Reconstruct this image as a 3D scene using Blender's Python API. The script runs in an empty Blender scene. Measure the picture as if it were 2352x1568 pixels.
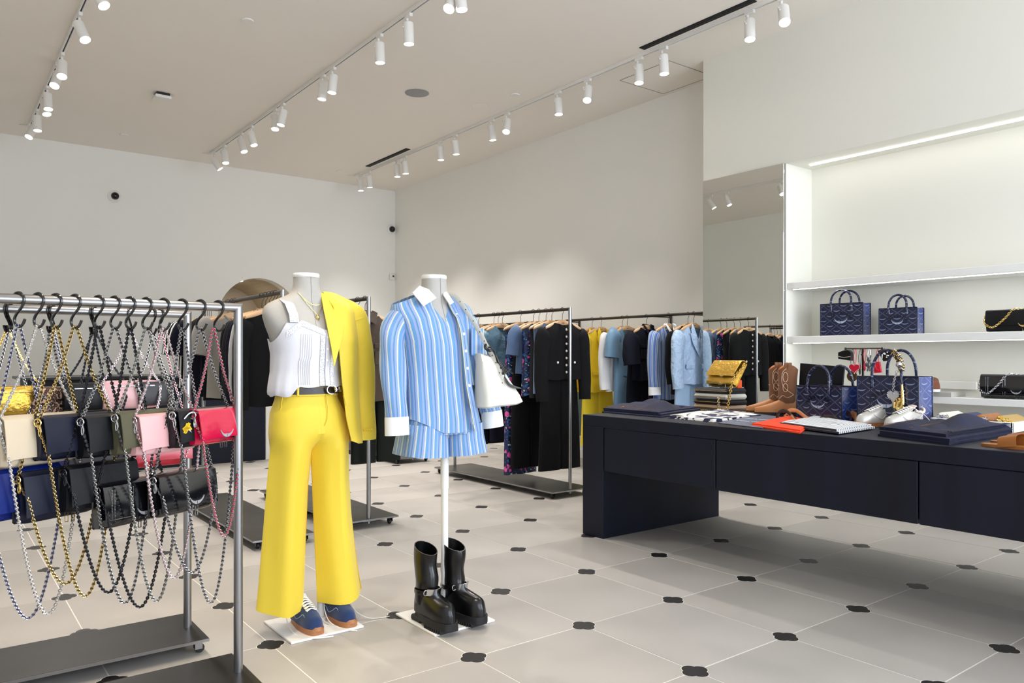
import bpy, math, random
from math import sin, cos, pi, sqrt, atan2, radians, hypot
from mathutils import Vector as V, Matrix
random.seed(11)
SC = bpy.context.scene
COL = SC.collection
# ---------------------------------------------------------------- camera
YAW, FX, CH, HOR = .6511, 1759.4, 1.206, 819.4
cam = bpy.data.cameras.new('camera'); camo = bpy.data.objects.new('camera', cam); COL.objects.link(camo)
camo.location = (0, 0, CH); camo.rotation_euler = (pi/2, 0, -YAW)
cam.sensor_width = 36; cam.lens = FX/2352*36; cam.shift_y = (HOR-784)/2352; cam.clip_start = .02
SC.camera = camo
SN, CS = sin(YAW), cos(YAW)
# ---------------------------------------------------------------- light and exposure
XR, XS, XL, YB, YF, ZC = 6.2, 5.76, -1.5, 11.36, -2.6, 3.97      # right wall, niche wall, left wall, back, front, ceiling
SPOT_W, DAY_W, NICHE_W, SPOT_COL, DAY_COL = 62, 185, 1.2, (1, .94, .88), (.82, .885, 1)
w = bpy.data.worlds.new('world'); SC.world = w; w.use_nodes = True
w.node_tree.nodes['Background'].inputs[0].default_value = (.75, .88, 1, 1)
w.node_tree.nodes['Background'].inputs[1].default_value = 1.2
def area_light(name, loc, rot, sx, sy, power, col):
    l = bpy.data.lights.new(name, 'AREA'); l.shape = 'RECTANGLE'; l.size = sx; l.size_y = sy; l.energy = power; l.color = col
    o = bpy.data.objects.new(name, l); COL.objects.link(o); o.location = loc; o.rotation_euler = rot
    return o
area_light('daylight_window', (4.4, YF+.12, 1.9), (pi/2, 0, 0), 2.9, 3.0, DAY_W, DAY_COL)      # daylight through the storefront glass
area_light('daylight_window', (.9, YF+.12, 1.9), (pi/2, 0, 0), 2.9, 3.0, DAY_W*.5, DAY_COL)
SC.view_settings.view_transform = 'Standard'; SC.view_settings.look = 'None'
SC.view_settings.exposure = .39; SC.view_settings.gamma = 1; SC.view_settings.use_curve_mapping = False
SC.cycles.max_bounces = 10; SC.cycles.diffuse_bounces = 6; SC.cycles.glossy_bounces = 5; SC.cycles.sample_clamp_indirect = 6
SC.cycles.caustics_reflective = False; SC.cycles.caustics_refractive = False
SC.cycles.use_denoising = True
# ---------------------------------------------------------------- where a sight line meets a plane of the room
def ray(u, v):
    a = (u-1176)/FX; b = (HOR-v)/FX
    return V((SN+a*CS, CS-a*SN, b))
CAMP = V((0, 0, CH))
def onz(u, v, z): r = ray(u, v); return CAMP + r*((z-CH)/r.z)
def onx(u, v, x): r = ray(u, v); return CAMP + r*(x/r.x)
def ony(u, v, y): r = ray(u, v); return CAMP + r*(y/r.y)
def ond(u, v, d): return CAMP + ray(u, v)*d
# ---------------------------------------------------------------- materials
def lin(c):
    if isinstance(c, str): c = [int(c[i:i+2], 16) for i in (0, 2, 4)]
    return tuple((x/255/12.92 if x/255 <= .04045 else ((x/255+.055)/1.055)**2.4) for x in c) + (1,)
class NT:
    def __init__(s, name):
        s.m = bpy.data.materials.new(name); s.m.use_nodes = True; s.t = s.m.node_tree; s.p = s.t.nodes['Principled BSDF']
    def n(s, typ, **kw):
        n = s.t.nodes.new('ShaderNode'+typ)
        for k, v in kw.items(): setattr(n, k, v)
        return n
    def put(s, sock, v):
        if hasattr(v, 'links'): s.t.links.new(v, sock)
        else: sock.default_value = v
    def f(s, op, a, b=0., c=0.):
        n = s.n('Math', operation=op); s.put(n.inputs[0], a); s.put(n.inputs[1], b)
        if op in ('MULTIPLY_ADD', 'COMPARE', 'SMOOTH_MIN'): s.put(n.inputs[2], c)
        return n.outputs[0]
    def mix(s, fac, a, b):
        n = s.n('MixRGB'); s.put(n.inputs[0], fac); s.put(n.inputs[1], a); s.put(n.inputs[2], b); return n.outputs[0]
    def xyz(s, kind='Object'):
        tc = s.n('TexCoord'); se = s.n('SeparateXYZ'); s.t.links.new(tc.outputs[kind], se.inputs[0]); return se.outputs
    def noise(s, scale, detail=3, kind='Object', stretch=None, rough=.5):
        tc = s.n('TexCoord'); n = s.n('TexNoise'); n.inputs['Scale'].default_value = scale; n.inputs['Detail'].default_value = detail
        n.inputs['Roughness'].default_value = rough
        src = tc.outputs[kind]
        if stretch:
            mp = s.n('Mapping'); mp.inputs['Scale'].default_value = stretch; s.t.links.new(src, mp.inputs[0]); src = mp.outputs[0]
        s.t.links.new(src, n.inputs['Vector']); return n.outputs['Fac']
    def ramp(s, fac, stops, interp='LINEAR'):
        n = s.n('ValToRGB'); r = n.color_ramp; r.interpolation = interp
        r.elements.remove(r.elements[1]); r.elements[0].position = stops[0][0]; r.elements[0].color = stops[0][1]
        for p, c in stops[1:]: e = r.elements.new(p); e.color = c
        s.put(n.inputs[0], fac); return n.outputs[0]
    def bump(s, h, strength=.3, dist=.01):
        b = s.n('Bump'); b.inputs['Strength'].default_value = strength; b.inputs['Distance'].default_value = dist
        s.put(b.inputs['Height'], h); s.t.links.new(b.outputs[0], s.p.inputs['Normal'])
    def set(s, **kw):
        for k, v in kw.items(): s.put(s.p.inputs[k.replace('_', ' ')], v)
        return s
MATS = {}
def mat(name, col, rough=.6, metal=0, var=.06, ns=14, bump=0, bs=60, bd=.003, coat=0, sheen=0, emit=0, spec=None, stretch=None):
    if name in MATS: return MATS[name]
    t = NT(name); c = lin(col)
    h = t.n('HueSaturation'); h.inputs['Color'].default_value = c
    nz = t.noise(ns, stretch=stretch)
    t.put(h.inputs['Value'], t.f('MULTIPLY_ADD', nz, 2*var, 1-var))
    t.set(Base_Color=h.outputs[0], Roughness=rough, Metallic=metal)
    if coat: t.set(Coat_Weight=coat, Coat_Roughness=.12)
    if sheen: t.set(Sheen_Weight=sheen, Sheen_Roughness=.5)
    if spec is not None: t.set(Specular_IOR_Level=spec)
    if bump: t.bump(t.noise(bs, 4, stretch=stretch), bump, bd)
    if emit: t.set(Emission_Color=c, Emission_Strength=emit)
    MATS[name] = t.m; return t.m
# ---------------------------------------------------------------- mesh builder
class MB:
    def __init__(s): s.v = []; s.f = []; s.uv = []; s.m = []; s.x = Matrix()
    def add(s, vs, fs, uvs=None, m=0):
        o = len(s.v); s.v += [tuple(s.x @ V(p)) for p in vs]; s.f += [tuple(i+o for i in f) for f in fs]
        s.uv += list(uvs) if uvs else [(p[0]+p[1], p[2]) for p in vs]; s.m += [m]*len(fs); return s
    def box(s, c, d, b=0., rot=None, m=0):
        c = V(c); hx, hy, hz = d[0]/2, d[1]/2, d[2]/2; b = min(b, hx*.99, hy*.99, hz*.99)
        if b <= 0:
            vs = [V((x*hx, y*hy, z*hz)) for x in (-1, 1) for y in (-1, 1) for z in (-1, 1)]
            fs = [(0, 1, 3, 2), (4, 6, 7, 5), (0, 4, 5, 1), (2, 3, 7, 6), (0, 2, 6, 4), (1, 5, 7, 3)]
        else:
            vs = []; idx = {}
            for x in (-1, 1):
                for y in (-1, 1):
                    for z in (-1, 1):
                        for k, p in enumerate(((x*hx, y*(hy-b), z*(hz-b)), (x*(hx-b), y*hy, z*(hz-b)), (x*(hx-b), y*(hy-b), z*hz))):
                            idx[x, y, z, k] = len(vs); vs.append(V(p))
            g = lambda x, y, z, k: idx[x, y, z, k]; fs = []
            for a in (-1, 1):
                fs.append([g(a, -1, -1, 0), g(a, 1, -1, 0), g(a, 1, 1, 0), g(a, -1, 1, 0)][::a])
                fs.append([g(-1, a, -1, 1), g(-1, a, 1, 1), g(1, a, 1, 1), g(1, a, -1, 1)][::a])
                fs.append([g(-1, -1, a, 2), g(1, -1, a, 2), g(1, 1, a, 2), g(-1, 1, a, 2)][::a])
                for c2 in (-1, 1):
                    fs.append([g(a, c2, -1, 0), g(a, c2, -1, 1), g(a, c2, 1, 1), g(a, c2, 1, 0)][::-a*c2])
                    fs.append([g(a, -1, c2, 0), g(a, 1, c2, 0), g(a, 1, c2, 2), g(a, -1, c2, 2)][::-a*c2])
                    fs.append([g(-1, a, c2, 1), g(-1, a, c2, 2), g(1, a, c2, 2), g(1, a, c2, 1)][::-a*c2])
                    for e in (-1, 1): fs.append([g(a, c2, e, 0), g(a, c2, e, 1), g(a, c2, e, 2)][::a*c2*e])
        if rot is not None: vs = [rot @ p for p in vs]
        return s.add([p+c for p in vs], fs, m=m)
    def loft(s, rings, closed=True, caps=(False, False), uvs=None, m=0, seam=False):
        n = len(rings[0]); vs = [p for r in rings for p in r]; fs = []
        for i in range(len(rings)-1):
            for j in range(n if (closed and not seam) else n-1):
                k = (j+1) % n; fs.append((i*n+j, i*n+k, (i+1)*n+k, (i+1)*n+j))
        if caps[0]: fs.append(tuple(range(n))[::-1])
        if caps[1]: fs.append(tuple(range((len(rings)-1)*n, len(rings)*n)))
        return s.add(vs, fs, uvs, m)
    def tube(s, path, r, n=8, caps=True, closed=False, m=0, flat=None, up=None):
        P = [V(p) for p in path]; N = len(P); rings = []; nrm = None
        for i, p in enumerate(P):
            a = P[i-1] if (i > 0 or closed) else P[i]; b = P[(i+1) % N] if (i < N-1 or closed) else P[i]
            t = (b-a); t = t.normalized() if t.length > 1e-9 else V((0, 0, 1))
            if up is not None: nrm = V(up)
            elif nrm is None: nrm = V((0, 0, 1)) if abs(t.z) < .9 else V((0, 1, 0))
            nrm = (nrm - t*nrm.dot(t)); nrm = nrm.normalized() if nrm.length > 1e-6 else t.orthogonal().normalized()
            bi = t.cross(nrm); rr = r[i] if isinstance(r, (list, tuple)) else r
            ra, rb = (rr, rr*flat) if flat else (rr, rr)
            rings.append([p + bi*(cos(2*pi*k/n)*ra) + nrm*(sin(2*pi*k/n)*rb) for k in range(n)])
        if closed: rings.append(rings[0])
        return s.loft(rings, True, (caps and not closed, caps and not closed), m=m)
    def lathe(s, prof, n=20, c=(0, 0, 0), m=0, caps=(True, True), axis=None):
        c = V(c); q = V((0, 0, 1)).rotation_difference(V(axis).normalized()).to_matrix() if axis is not None else None
        rings = []
        for r, z in prof:
            ring = [V((r*cos(2*pi*k/n), r*sin(2*pi*k/n), z)) for k in range(n)]
            rings.append([(q @ p if q else p)+c for p in ring])
        return s.loft(rings, True, caps, m=m)
    def ball(s, c, r, n=10, m=0):
        c = V(c); rx, ry, rz = r if isinstance(r, (tuple, list)) else (r, r, r); rings = []
        for i in range(n//2+1):
            a = -pi/2+pi*i/(n//2); a = max(-pi/2+.02, min(pi/2-.02, a))
            rings.append([c+V((rx*cos(a)*cos(2*pi*k/n), ry*cos(a)*sin(2*pi*k/n), rz*sin(a))) for k in range(n)])
        return s.loft(rings, True, (True, True), m=m)
    def prism(s, poly, d, org=(0, 0, 0), ex=(1, 0, 0), ey=(0, 0, 1), m=0):
        org, ex, ey = V(org), V(ex), V(ey); ez = ex.cross(ey).normalized(); n = len(poly)
        a = [org+ex*x+ey*y-ez*d/2 for x, y in poly]; b = [p+ez*d for p in a]
        fs = [tuple(range(n))[::-1], tuple(range(n, 2*n))] + [(i, (i+1) % n, n+(i+1) % n, n+i) for i in range(n)]
        return s.add(a+b, fs, [(x, y) for x, y in poly]*2, m)
    def sheet(s, nu, nv, fn, th=.003, m=0):
        """a cloth panel fn(u,v) with real thickness; uv in units of u,v (fn may return (pos, uv))"""
        top = []; uvs = []
        for j in range(nv+1):
            for i in range(nu+1):
                r = fn(i/nu, j/nv)
                if isinstance(r, tuple): top.append(V(r[0])); uvs.append(r[1])
                else: top.append(V(r)); uvs.append((i/nu, j/nv))
        W = nu+1; nr = []
        for j in range(nv+1):
            for i in range(W):
                a = top[j*W+min(i+1, nu)]-top[j*W+max(i-1, 0)]; b = top[min(j+1, nv)*W+i]-top[max(j-1, 0)*W+i]
                q = a.cross(b); nr.append(q.normalized() if q.length > 1e-12 else V((0, 0, 1)))
        bot = [p-q*th for p, q in zip(top, nr)]; N = len(top); fs = []
        for j in range(nv):
            for i in range(nu):
                a = j*W+i; q = (a, a+1, a+W+1, a+W); fs.append(q); fs.append(tuple(x+N for x in q[::-1]))
        rim = [i for i in range(W)] + [j*W+nu for j in range(1, nv+1)] + [nv*W+i for i in range(nu-1, -1, -1)] + [j*W for j in range(nv-1, 0, -1)]
        for k in range(len(rim)): a, b = rim[k], rim[(k+1) % len(rim)]; fs.append((b, a, a+N, b+N))
        return s.add(top+bot, fs, uvs+uvs, m)
    def build(s, name, mats, parent=None, loc=None, smooth=True, ang=40):
        me = bpy.data.meshes.new(name); me.from_pydata(s.v, [], s.f)
        for mt in (mats if isinstance(mats, (list, tuple)) else [mats]): me.materials.append(mt)
        if any(s.m): me.polygons.foreach_set('material_index', s.m)
        ul = me.uv_layers.new(name='UVMap'); idx = [0]*len(me.loops); me.loops.foreach_get('vertex_index', idx)
        ul.data.foreach_set('uv', [c for i in idx for c in s.uv[i]])
        me.polygons.foreach_set('use_smooth', [smooth]*len(me.polygons))
        if smooth: me.set_sharp_from_angle(angle=radians(ang))
        me.update()
        o = bpy.data.objects.new(name, me); COL.objects.link(o)
        if parent: o.parent = parent
        if loc is not None: o.location = loc
        return o
def thing(name, label, cat, loc=(0, 0, 0), rz=0, group=None):
    o = bpy.data.objects.new(name, None); COL.objects.link(o); o.location = loc; o.rotation_euler = (0, 0, rz); o.empty_display_size = .05
    return tag(o, label, cat, group)
def tag(o, label, cat, group=None):
    o['label'] = label; o['category'] = cat
    if group: o['group'] = group
    return o
def struct(o, label=None):
    o['kind'] = 'structure'
    if label: o['label'] = label
    return o
def kids(o): return [c for c in bpy.data.objects if c.parent == o]
def dup(root, loc=None, rz=None, label=None, kidmap=None):
    r = root.copy(); COL.objects.link(r)
    if loc is not None: r.location = loc
    if rz is not None: r.rotation_euler = (0, 0, rz)
    if label: r['label'] = label
    for ch in (kidmap or kids(root)):
        c = ch.copy(); COL.objects.link(c); c.parent = r
        for g in kids(ch):
            d = g.copy(); COL.objects.link(d); d.parent = c
    return r
def lerp(a, b, t): return a+(b-a)*t
def interp(tab, x):
    """piecewise smooth table lookup: tab = [(x, (values...))]"""
    if tab[0][0] > tab[-1][0]: tab = tab[::-1]
    if x <= tab[0][0]: return tab[0][1]
    for (x0, a), (x1, b) in zip(tab, tab[1:]):
        if x <= x1:
            t = (x-x0)/(x1-x0); t = t*t*(3-2*t) if False else t
            return tuple(lerp(p, q, t) for p, q in zip(a, b))
    return tab[-1][1]
def smooth(pts, n=6, closed=False):
    """Catmull-Rom through points"""
    P = [V(p) for p in pts]; out = []; N = len(P)
    for i in range(N if closed else N-1):
        if closed: p0, p1, p2, p3 = P[i-1], P[i], P[(i+1) % N], P[(i+2) % N]
        else: p0, p1, p2, p3 = P[max(i-1, 0)], P[i], P[i+1], P[min(i+2, N-1)]
        for k in range(n):
            t = k/n
            out.append(.5*((2*p1)+(p2-p0)*t+(2*p0-5*p1+4*p2-p3)*t*t+(3*p1-p0-3*p2+p3)*t**3))
    if not closed: out.append(P[-1])
    return out
# ================================================================ ROOM
WALL = mat('wall_paint', (237, 236, 231), .75, var=.012, ns=2, bump=.05, bs=240, bd=.001)
CEIL = mat('ceiling_paint', (239, 233, 224), .8, var=.012, ns=1.5)
NICHE = mat('niche_paint', (229, 228, 219), .55, var=.01, ns=2)
WHITE = mat('white_lacquer', (236, 236, 233), .35, var=.01)
BLK = mat('black_plastic', (14, 14, 16), .35)
DARK = mat('dark_void', (9, 9, 10), .8)
GROUT = mat('floor_grout', (226, 222, 214), .8, var=.03, bump=.1)
# floor: recessed grout bed, concrete tiles cut round the clover corners, black clover inlays
t = NT('floor_tile')
nz = t.noise(1.3, 5, stretch=None); sp = t.noise(160, 2)
c = t.ramp(nz, [(.25, lin((160, 156, 151))), (.75, lin((178, 173, 167)))])
oi = t.n('ObjectInfo'); h = t.n('HueSaturation'); t.put(h.inputs['Color'], c)
t.put(h.inputs['Value'], t.f('ADD', t.f('MULTIPLY_ADD', oi.outputs['Random'], .07, .96), t.f('MULTIPLY', t.f('LESS_THAN', sp, .31), -.10)))
t.set(Base_Color=h.outputs[0], Roughness=t.f('MULTIPLY_ADD', nz, .25, .33)); t.bump(t.noise(90, 4), .06, .002)
TILE = t.m
INLAY = mat('inlay_black', (20, 19, 21), .45, var=.15, ns=30, bump=.05, bs=150)
floor = struct(MB().box(((XL+XR)/2, (YF+YB)/2+.4, -.0262), (XR-XL+.6, YB-YF+2.4, .05)).build('floor', GROUT))
TX, TY, GX, GY = .6, .628, 2.343, 2.543
def clover(a0, off, n=7):
    """quarter outline of the four-lobed inlay from direction a0 to a0+90deg"""
    r, d = .031+off, .026; pts = []
    na = math.acos(min(1, d/ r * .7071)) if d/r*.7071 < 1 else 0
    for lobe, (s, e) in ((0, (0, 1)), (1, (1, 0))):
        for k in range(n):
            q = k/(n-1) if lobe == 0 else 1-k/(n-1)
            th = q*(pi-na-pi/4+ .0)  # from the lobe tip to the notch
            x, y = d+r*cos(th), r*sin(th)
            if lobe: x, y = y, x
            pts.append((x, y))
    out = []
    for x, y in pts: out.append((x*cos(a0)-y*sin(a0), x*sin(a0)+y*cos(a0)))
    return out
def tile_mesh():
    g = .003; poly = []
    for (cx, cy, a0) in ((-TX/2, -TY/2, 0), (TX/2, -TY/2, pi/2), (TX/2, TY/2, pi), (-TX/2, TY/2, -pi/2)):
        for x, y in clover(a0, .0035)[::-1]:
            px = max(-TX/2+g, min(TX/2-g, cx+x)); py = max(-TY/2+g, min(TY/2-g, cy+y)); poly.append((px, py))
    return poly
tm = MB().prism(tile_mesh(), .010, (0, 0, -.005), (1, 0, 0), (0, 1, 0)).build('tile', TILE, floor, smooth=False)
ip = [p for k in range(4) for p in clover(k*pi/2, 0)]
im = MB().prism(ip, .0098, (0, 0, -.005), (1, 0, 0), (0, 1, 0)).build('inlay', INLAY, floor, smooth=False)
def seen(x, y, mgn=.55):
    d = SN*x+CS*y; l = CS*x-SN*y
    return d > .8 and abs(l) < d*.669+mgn and d*.43 > .35
first = [True, True]
SPARE = MB()
for i in range(-7, 8):
    for j in range(-16, 8):
        cx, cy = GX+(i+.5)*TX, GY-(j+.5)*TY
        if XL < cx-TX/2 and cx < XR+.25 and YF < cy and cy < YB+1.6:
            if seen(cx, cy) and cx > .05:
                o = tm if first[0] else tm.copy(); 
                if not first[0]: COL.objects.link(o)
                first[0] = False; o.location = (cx, cy, random.uniform(-.0004, .0004))
            else: SPARE.prism([(p[0], p[1]) for p in tile_mesh()], .010, (cx, cy, -.005), (1, 0, 0), (0, 1, 0))
        px, py = GX+i*TX, GY-j*TY
        if XL < px < XR and YF < py < YB:
            if seen(px, py, .1) and px > .05:
                o = im if first[1] else im.copy()
                if not first[1]: COL.objects.link(o)
                first[1] = False; o.location = (px, py, -.0003)
            else: SPARE.prism(ip, .0098, (px, py, -.0053), (1, 0, 0), (0, 1, 0), m=1)
so = SPARE.build('outer_tiling', [TILE, INLAY], floor, smooth=False); so['kind'] = 'stuff'

# ceiling, with recessed slots for the air diffusers
struct(MB().box(((XL+XR)/2, (YF+YB)/2, ZC+.06), (XR-XL+.6, YB-YF+.6, .12)).build('ceiling', CEIL))
# side walls
struct(MB().box((XR+.06, (YF+YB)/2, ZC/2), (.12, YB-YF+.6, ZC)).build('wall_right', WALL))
struct(MB().box((XL-.06, (YF+YB)/2, ZC/2), (.12, YB-YF+.6, ZC)).build('wall_left', WALL))
# back wall with its arched opening
AX, AR, AZ = 3.93, .61, 1.77
def arch_pts(n=20): return [(AX-AR*cos(pi*k/n), AZ+AR*sin(pi*k/n)) for k in range(n+1)]
ap = arch_pts()
poly = [(XL-.1, 0), (AX-AR, 0)] + ap + [(AX+AR, 0), (XR+.1, 0), (XR+.1, ZC), (XL-.1, ZC)]
b = MB()
# wall built as strips round the arch so that every face stays convex
b.box(((XL-.1+AX-AR)/2, YB+.1, ZC/2), (AX-AR-XL+.1, .2, ZC)); b.box(((XR+.1+AX+AR)/2, YB+.1, ZC/2), (XR+.1-AX-AR, .2, ZC))
for (x0, z0), (x1, z1) in zip(ap, ap[1:]):
    b.prism([(x0, z0), (x1, z1), (x1, ZC), (x0, ZC)], .2, (0, YB+.1, 0))
struct(b.build('wall_back', WALL, smooth=False))
# vaulted passage behind the arch
PW = mat('passage_plaster', (190, 177, 156), .75, var=.03, ns=3)
b = MB(); outer = [(AX-(AR+.12)*cos(pi*k/20), AZ+(AR+.12)*sin(pi*k/20)) for k in range(21)]
for k in range(20):
    b.prism([ap[k], ap[k+1], outer[k+1], outer[k]][::-1], 1.5, (0, YB+.95, 0))
b.box((AX-AR-.06, YB+.95, AZ/2), (.12, 1.5, AZ)); b.box((AX+AR+.06, YB+.95, AZ/2), (.12, 1.5, AZ))
b.box((AX, YB+1.76, ZC/2-.7), (2, .12, ZC-1.0))
struct(b.build('wall_passage', PW, smooth=False))
LEDM = mat('led_glow', (255, 246, 228), .4, emit=9, var=0)
o = MB().box((AX-.12, YB+.75, AZ+AR-.012), (.03, .62, .016), .004).build('light_strip', LEDM); tag(o, 'thin lit strip under the vault of the arched opening', 'light')
lt = bpy.data.lights.new('passage_glow', 'AREA'); lt.shape = 'RECTANGLE'; lt.size = .03; lt.size_y = .6; lt.energy = 4; lt.color = (1, .84, .62)
lo = bpy.data.objects.new('passage_glow', lt); COL.objects.link(lo); lo.location = (AX-.12, YB+.75, AZ+AR-.03)
# front wall with two storefront windows (behind the viewer)
b = MB(); H = 3.4
for x0, x1 in ((XL-.1, XL+.9), (2.4, 2.9), (5.9, XR+.1)): b.box(((x0+x1)/2, YF-.08, ZC/2), (x1-x0, .16, ZC))
b.box(((XL+XR)/2, YF-.08, (H+ZC)/2), (XR-XL, .16, ZC-H)); b.box(((XL+XR)/2, YF-.08, .15), (XR-XL, .16, .3))
struct(b.build('wall_front', WALL, smooth=False))
GL = NT('window_glass'); tr = GL.n('BsdfTransparent'); gl = GL.n('BsdfGlossy'); gl.inputs['Roughness'].default_value = .02; ms = GL.n('MixShader'); ms.inputs[0].default_value = .08
GL.t.links.new(tr.outputs[0], ms.inputs[1]); GL.t.links.new(gl.outputs[0], ms.inputs[2]); GL.t.links.new(ms.outputs[0], GL.t.nodes['Material Output'].inputs[0])
FRM = mat('window_frame_black', (24, 24, 26), .4)
for k, (x0, x1) in enumerate(((XL+.9, 2.4), (2.9, 5.9))):
    fr = MB()
    for x in (x0+.03, (x0+x1)/2, x1-.03): fr.box((x, YF-.08, (H+.3)/2), (.06, .08, H-.3), .005)
    for z in (.33, H-.03): fr.box(((x0+x1)/2, YF-.08, z), (x1-x0, .08, .06), .005)
    fo = struct(fr.build('window_%d' % (k+1), FRM)); MB().box(((x0+x1)/2, YF-.08, (H+.3)/2), (x1-x0-.1, .012, H-.4)).build('pane', GL.m, fo)
# niche wall: header over the niche, mirror bay, shelving recess
YM0, YM1, ZN = 3.755, 4.61, 2.844     # mirror from YM0 to YM1, niche top
DX = XR-XS
b = MB()
b.box((XS+.02, (YF+YM1-.04)/2, (ZN+ZC)/2), (.04, YM1-YF-.04, ZC-ZN))                                  # header front
b.box((XS+DX/2, YM1-.02, ZC/2), (DX, .04, ZC))                                                  # return that ends the bay
b.box((XS+DX/2+.02, (YF+YM0)/2, ZN+.025), (DX-.04, YM0-YF, .05))                                # soffit of the niche
b.box((XS+DX/2+.01, YM0+.03, ZN/2), (DX-.02, .06, ZN))                                          # left cheek of the niche
struct(b.build('wall_niche', NICHE, smooth=False))
struct(MB().box((XR-.015, (YF+YM0)/2, ZN/2), (.03, YM0-YF, ZN)).build('wall_niche_back', NICHE))
# LED line in the soffit
o = MB().box((5.98, (YF+YM0)/2, ZN-.004), (.022, YM0-YF-.2, .012), .003).build('led_line', mat('led_white', (255, 250, 240), .4, emit=4.5, var=0))
tag(o, 'long lit line recessed in the ceiling of the white shelf niche', 'light')
lt = area_light('niche_glow', (5.98, .65, ZN-.02), (0, 0, 0), .03, 6, NICHE_W, (1, .96, .88))
# mirror
t = NT('mirror_glass'); t.set(Base_Color=(.80, .82, .79, 1), Metallic=1., Roughness=.006); MIR = t.m
mo = MB().box((XS-.006, (YM0+YM1)/2, ZN/2+.004), (.012, YM1-YM0-.006, ZN-.008), .002).build('wall_mirror', MIR); mo.name = 'tall_mirror'
tag(mo, 'tall frameless wall mirror beside the white shelf niche', 'mirror')
# baseboards
b = MB().box((XR-.011, (YM1+YB)/2, .055), (.022, YB-YM1, .11), .004); struct(b.build('baseboard_right', WHITE))
b = MB().box(((XL+AX-AR)/2, YB-.011, .055), (AX-AR-XL, .022, .11), .004); b.box(((XR+AX+AR)/2, YB-.011, .055), (XR-AX-AR, .022, .11), .004); struct(b.build('baseboard_back', WHITE))

# ------------------------------------------------ ceiling fittings
SOCK = mat('fitting_white', (232, 230, 226), .45, var=.01)
RAILG = mat('track_slot', (60, 56, 52), .5)
def track(x, y0, y1, label):
    t = thing('lighting_track', label, 'track', (x, (y0+y1)/2, ZC), 0, 'ceiling lighting tracks'); L = y1-y0
    MB().box((-.012, 0, -.016), (.012, L, .032), .002).box((.012, 0, -.016), (.012, L, .032), .002).box((0, 0, -.004), (.03, L, .008)).build('rail', SOCK, t)
    MB().box((0, 0, -.014), (.012, L-.02, .012)).build('slot', RAILG, t)
    MB().box((0, L/2+.05, -.018), (.05, .10, .036), .006).tube([(0, L/2+.1, -.02), (-.03, L/2+.16, -.014), (-.1, L/2+.2, -.006)], .008, 6).build('end_feed', SOCK, t)
    return t
TX1, TX2, TX3 = .96, 3.05, 5.17
SPOTS = []
def spot_geom():
    t = thing('track_spotlight', '', 'spotlight', (0, 0, 0), 0, 'white cylinder spotlights on the ceiling tracks')
    MB().box((0, 0, -.012), (.03, .09, .03), .004).tube([(0, .02, -.02), (0, .02, -.05)], .011, 10).build('adaptor', SOCK, t)
    return t
HOUS = MB().lathe([(.001, .0), (.036, .0), (.042, -.006), (.042, -.17), (.040, -.172), (.038, -.166), (.036, -.150), (.001, -.150)], 24, caps=(True, False)).build('housing', SOCK)
LENS_ON = MB().lathe([(.001, -.158), (.0365, -.158), (.0365, -.150)], 24, caps=(True, False)).build('lens', mat('spot_lens_lit', (255, 243, 224), .3, emit=26, var=0))
ARM = MB().tube([(0, .02, -.045), (0, .02, -.075)], .006, 8).tube([(0, .02, -.07), (-.046, .02, -.085), (-.046, .0, -.11)], .006, 8).build('arm', SOCK)
def spotlight(x, y, tilt, azim, label, power=1., lamp=True):
    t = spot_geom(); t.location = (x, y, ZC-.03); t['label'] = label
    a = ARM if ARM.parent is None else ARM.copy()
    if ARM.parent is not None: COL.objects.link(a)
    a.parent = t
    h = HOUS if HOUS.parent is None else HOUS.copy()
    if HOUS.parent is not None: COL.objects.link(h)
    h.parent = t
    l = LENS_ON if LENS_ON.parent is None else LENS_ON.copy()
    if LENS_ON.parent is not None: COL.objects.link(l)
    l.parent = h
    # housing turns about its arm: tilt from straight down towards world azimuth azim
    d = V((sin(tilt)*cos(azim), sin(tilt)*sin(azim), -cos(tilt)))
    q = V((0, 0, -1)).rotation_difference(d); h.rotation_mode = 'QUATERNION'; h.rotation_quaternion = q
    h.location = V((0, .0, -.115)) - d*.05
    if lamp:
        s = bpy.data.lights.new('spot_beam', 'SPOT'); s.energy = SPOT_W*power*(1.15 if x < 2 else .45 if y < 4.4 else 1.1); s.color = SPOT_COL; s.spot_size = radians(74); s.spot_blend = .7; s.shadow_soft_size = .035
        so = bpy.data.objects.new('spot_beam', s); COL.objects.link(so); so.rotation_mode = 'QUATERNION'; so.rotation_quaternion = q
        so.location = V((x, y, ZC-.03)) + h.location + d*.18
    return t
def track_y(px, py, x):
    """y along a track at plan position x for a fitting seen at (px,py): from its horizontal position"""
    a = (px-1176)/FX
    return x*(CS-a*SN)/(SN+a*CS)
track(TX1, -1.5, 10.6, 'white lighting track nearest the left wall, over the hanging handbags')
track(TX2, -1.5, 10.6, 'white lighting track in the middle of the ceiling')
track(TX3, -1.5, 10.6, 'white lighting track close to the tall right-hand wall')
R = radians
T1 = [(253, 5, 34, -50), (200, 60, 30, -60), (148, 150, 25, -100), (128, 180, 30, -120), (103, 225, 12, -80), (84, 240, 20, -70), (62, 285, 8, -90), (52, 300, 30, -140)]
T2 = [(1056, 0, 8, -60), (1040, 20, 32, -150), (938, 70, 2, 0), (872, 110, 2, 0), (765, 175, 6, 180), (742, 195, 6, 180), (650, 250, 12, 180), (633, 265, 16, -120), (578, 310, 18, -60), (555, 325, 20, -60), (516, 345, 14, -80), (493, 360, 34, -20)]
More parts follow.
